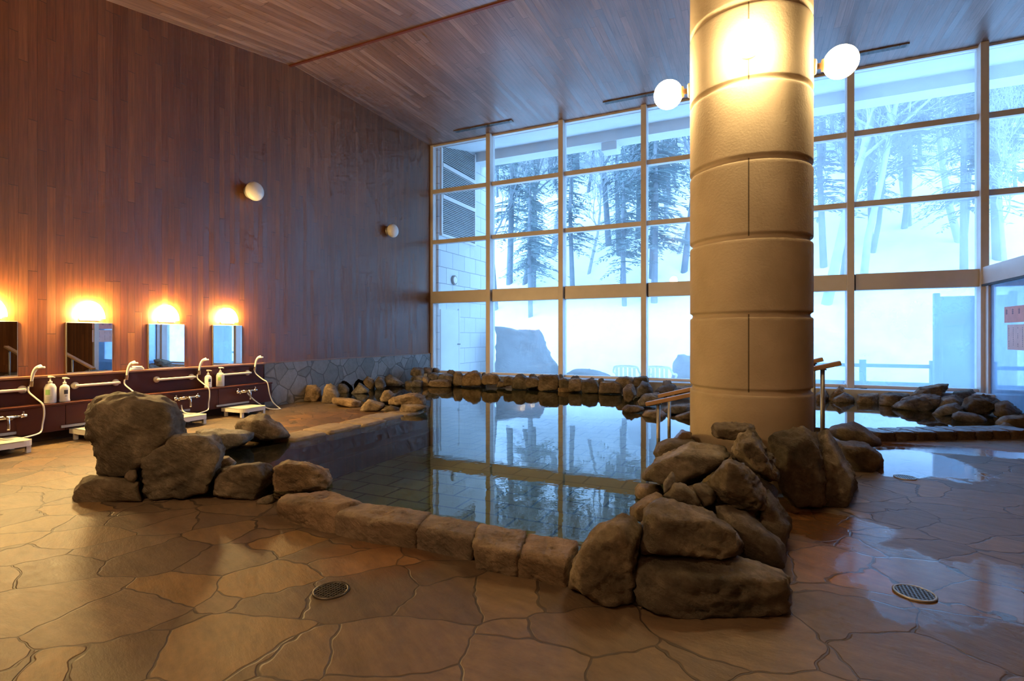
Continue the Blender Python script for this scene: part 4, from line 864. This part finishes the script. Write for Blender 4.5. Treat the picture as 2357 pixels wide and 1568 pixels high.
# outdoor rocks and screen
def orock(u0, v0, u1, v1, D, T, label, zmin=-.4, mat='dark_rock', poly=None):
    w, h = u1-u0, v1-v0
    poly = poly or [(u0, v1), (u0, v0+h*.35), (u0+w*.2, v0), (u0+w*.55, v0+h*.06), (u0+w*.85, v0+h*.35), (u1, v1)]
    return rockpx(poly, D, T, mat, label, 'dark rocks outside the glass', None, (0,0,1), zmin, 4, .06, 12)
orock(1120, 745, 1290, 880, 14.5, 1.6, 'big dark rock outside the second window bay', poly=[(1138,885),(1138,745),(1155,747),(1190,758),(1240,765),(1262,800),(1278,840),(1300,885)])
orock(1545, 815, 1640, 885, 13.6, 1.0, 'dark rock outside beside the white chairs')
orock(1290, 846, 1420, 885, 14.2, .9, 'low dark rock outside left of the white chairs')
e = empty('screen_panel', (4.05, 13.4, -.36), 'tall dark screen panel outside the right window bay', 'screen')
build('board', BX(-.62, .62, -.04, .04, .05, 2.35, .01), 'weathered', e)
for x in (-.6, .6): build('post', BX(x-.05, x+.05, -.06, .06, 0, 2.42, .01), 'weathered', e)
# ---- trees
def bare_tree(seed, h, lean=.0, depth=4, spread=.6):
    rg = random.Random(seed); tr = bmesh.new(); br = bmesh.new()
    def grow(bm, p, d, L, r, lev):
        pts = [p]; n = 5 if lev == 0 else 4; rad = [r]
        for i in range(n):
            d = (d+Vector((rg.gauss(0, .10+.05*lev), rg.gauss(0, .10+.05*lev), .05 if lev else .03))).normalized()
            p = p+d*L/n; pts.append(p); rad.append(max(r*(1-.75*(i+1)/n), .009))
        tube(bm, pts, rad, 7 if lev == 0 else 4, False)
        if lev >= depth: return
        k = [14, 7, 5, 3][min(lev, 3)]
        for j in range(k):
            t = rg.uniform(.35 if lev == 0 else .2, .98); i = min(int(t*n), n-1)
            q = pts[i].lerp(pts[i+1], t*n-i); dd = (pts[i+1]-pts[i]).normalized()
            a = rg.uniform(0, 2*PI); side = dd.orthogonal().normalized(); side = Matrix.Rotation(a, 3, dd) @ side
            nd = (dd*(1-spread*.6)+side*rg.uniform(.5, 1)*spread*1.3+Vector((0, 0, .25))).normalized()
            grow(br, q, nd, L*rg.uniform(.32, .55)*(1-.35*t*(lev == 0)), max(rad[i]*.5, .012), lev+1)
    grow(tr, Vector((0,0,-.3)), Vector((lean,0,1)).normalized(), h, h*.0125+.02, 0)
    return tr, br
def conifer(seed, h):
    rg = random.Random(seed); tr = bmesh.new(); fo = bmesh.new()
    tube(tr, [(0,0,-.3),(.02*h*rg.uniform(-1,1),0,h*.5),(0,0,h)], [h*.013+.03, h*.009+.02, .02], 7, False)
    n = int(50+h*6)
    for k in range(n):
        t = rg.random()**.8; z = h*(.22+.76*t); L = h*.26*(1-t*.85)*rg.uniform(.6, 1.15); a = rg.uniform(0, 2*PI)
        ca, sa = math.cos(a), math.sin(a); pts = []
        for i in range(5):
            q = i/4; pts.append(Vector((ca*L*q, sa*L*q, z-.10*L*q-.30*L*q*q+rg.uniform(-.02,.02)*L)))
        tube(fo, pts, [.02, .016, .012, .008, .004], 4, False)
        side = Vector((-sa, ca, 0))
        for i in range(1, 5):
            for s in (-1, 1):
                for m_ in range(3):
                    b0 = pts[i-1].lerp(pts[i], rg.random()); w = L*rg.uniform(.14, .30)*(1.15-i*.18)
                    tip = b0+side*s*w+Vector((ca, sa, 0))*w*.6+Vector((0, 0, -.28*w)); d2 = (tip-b0).normalized()
                    pr = d2.cross(Vector((0, 0, 1))).normalized()*w*.13
                    v = [fo.verts.new(b0), fo.verts.new(b0.lerp(tip, .5)+pr+Vector((0,0,.03))), fo.verts.new(tip), fo.verts.new(b0.lerp(tip, .5)-pr)]
                    fo.faces.new(v)
    return tr, fo
def tree_proto(kind, seed, *a):
    tr, br = (bare_tree(seed, *a) if kind == 'bare' else conifer(seed, *a))
    e = empty('bare_tree' if kind == 'bare' else 'conifer', (0, 0, 0))
    mt = ('bark_pale' if seed % 2 else 'bark') if kind == 'bare' else 'bark'
    build('trunk', tr, mt, e, True); build('branches' if kind == 'bare' else 'foliage', br, mt if kind == 'bare' else 'needle', e)
    return e
PR = {}
USED = set()
def tree(kind, var, x, y, sc, rz, label, group, z=None):
    key = (kind, var)
    if key not in PR:
        if kind == 'bare': PR[key] = tree_proto('bare', var, 9.0, [.0, .12, -.15, .3, .05, -.05][var % 6])
        else: PR[key] = tree_proto('con', var+20, 9.0)
        o = PR[key]
    else: o = copy_tree(PR[key])
    o.location = (x, y, hz(x, y) if z is None else z); o.scale = (sc, sc, sc); o.rotation_euler = (0, 0, rz)
    tag(o, label, 'tree', group); return o
def phill(u, v):
    d = W(u, v, 1)-Vector((0, 0, H)); t = 13.0
    while t < 80:
        q = Vector((0, 0, H))+d*t
        if q.z < hz(q.x, q.y) and q.y > 14.5: return q
        t += .05
    return q
near = [('con',0,1172,655,1.15,'bushy dark conifer nearest the outdoor block wall, seen through the second bay'),('bare',0,1205,655,1.0,'grey trunk close to the dark conifer in the second bay'),('con',1,1228,662,.75,'slim conifer with trunk rising from the snow, second bay'),('bare',3,1270,588,1.25,'leaning bare tree with thick foot on the snow, second bay'),
 ('bare',1,1352,632,.62,'forked bare shrub-like tree low on the snow in the third bay'),('bare',4,1402,565,1.2,'straight grey tree in the middle of the third bay'),('con',2,1425,588,.85,'wide conifer at the window post of the third bay'),('con',0,1502,640,1.2,'tall conifer just right of the fourth window post'),('bare',2,1572,628,1.1,'bare tree next to the column outline, fourth bay'),
 ('bare',5,1895,700,1.35,'big bare tree just beyond the column, right-hand bays'),('bare',3,1985,640,1.0,'leaning bare tree with low boughs in the sixth bay'),('con',1,2090,520,.9,'conifer high on the snow in the sixth bay'),('bare',1,2215,560,1.0,'bare tree at the far post of the sixth bay'),('con',2,2300,600,1.2,'conifer seen above the vestibule header')]
for k, (kd, vr, u, v, sc, lb) in enumerate(near):
    q = phill(u, v); tree(kd, vr, q.x, q.y, sc*(.55+q.y/45), k*1.7, lb, 'trees near the windows', q.z-.1)
rg = random.Random(31); mids = ['second', 'third', 'fourth', 'fifth', 'sixth']
for k in range(22):
    y = rg.uniform(21, 33); x = rg.uniform(-.52*y, .36*y); kd = 'con' if k % 5 < 2 else 'bare'
    tree(kd, k % 3 if kd == 'con' else k % 6, x, y, rg.uniform(.6, 1.05), rg.uniform(0, 6.3), ('frosted conifer' if kd == 'con' else 'slender bare tree')+' scattered on the open snow below the forest', 'scattered %ss on the open snow' % ('conifer' if kd == 'con' else 'bare tree'))
rg = random.Random(77); cnt = 0
for k in range(300):
    y = rg.uniform(26, 60); x = rg.uniform(-.62*y, .50*y); kd = 'con' if rg.random() < .42 else 'bare'
    vr = rg.randrange(3) if kd == 'con' else rg.randrange(6)
    if y < 37 and rg.random() < .8: continue
    if kd == 'con': tree(kd, vr, x, y, rg.uniform(.7, 1.25), rg.uniform(0, 6.3), 'dark conifer among many in the forest on the snowy slope', 'forest conifers on the slope')
    else: tree(kd, vr, x, y, rg.uniform(.7, 1.2), rg.uniform(0, 6.3), 'leafless tree among many in the forest on the snowy slope', 'forest bare trees on the slope')
# ------------------------------------------------------------------ light
wd = bpy.data.worlds.new('sky'); SC.world = wd; wd.use_nodes = True
bg = wd.node_tree.nodes['Background']; bg.inputs[0].default_value = (.31, .60, 1, 1); bg.inputs[1].default_value = 5.7
def lamp(name, loc, energy, col, r):
    l = bpy.data.lights.new(name, 'POINT'); l.energy = energy; l.color = col; l.shadow_soft_size = r
    o = bpy.data.objects.new(name, l); COL.objects.link(o); o.location = loc
WARM = (1, .70, .37)
for k, (x, y, z, en) in enumerate([(-3.0, -.6, 3.5, 190), (-.3, -2.6, 3.7, 75)]):  # warm fill added behind the camera, bare point lights without fixtures
    lamp('rear_fill_light', (x, y, z), en, WARM, .15)
pl = bpy.data.lights.new('window_portal', 'AREA'); pl.shape = 'RECTANGLE'; pl.size = 14.4; pl.size_y = 5.7; pl.cycles.is_portal = True
po = bpy.data.objects.new('window_portal', pl); COL.objects.link(po); po.location = (-.1, 11.15, 3.1); po.rotation_euler = (-PI/2, 0, 0)
# ------------------------------------------------------------------ render settings
SC.view_settings.view_transform = 'Standard'; SC.view_settings.look = 'None'; SC.view_settings.exposure = .5; SC.view_settings.gamma = 1; SC.view_settings.use_curve_mapping = False
cy = SC.cycles
cy.use_adaptive_sampling = True; cy.adaptive_threshold = .08; cy.adaptive_min_samples = 12; cy.use_denoising = True; cy.denoiser = 'OPENIMAGEDENOISE'; cy.max_bounces = 7; cy.diffuse_bounces = 3; cy.glossy_bounces = 4; cy.transparent_max_bounces = 10; cy.transmission_bounces = 4
cy.caustics_reflective = False; cy.caustics_refractive = False; cy.sample_clamp_indirect = 6
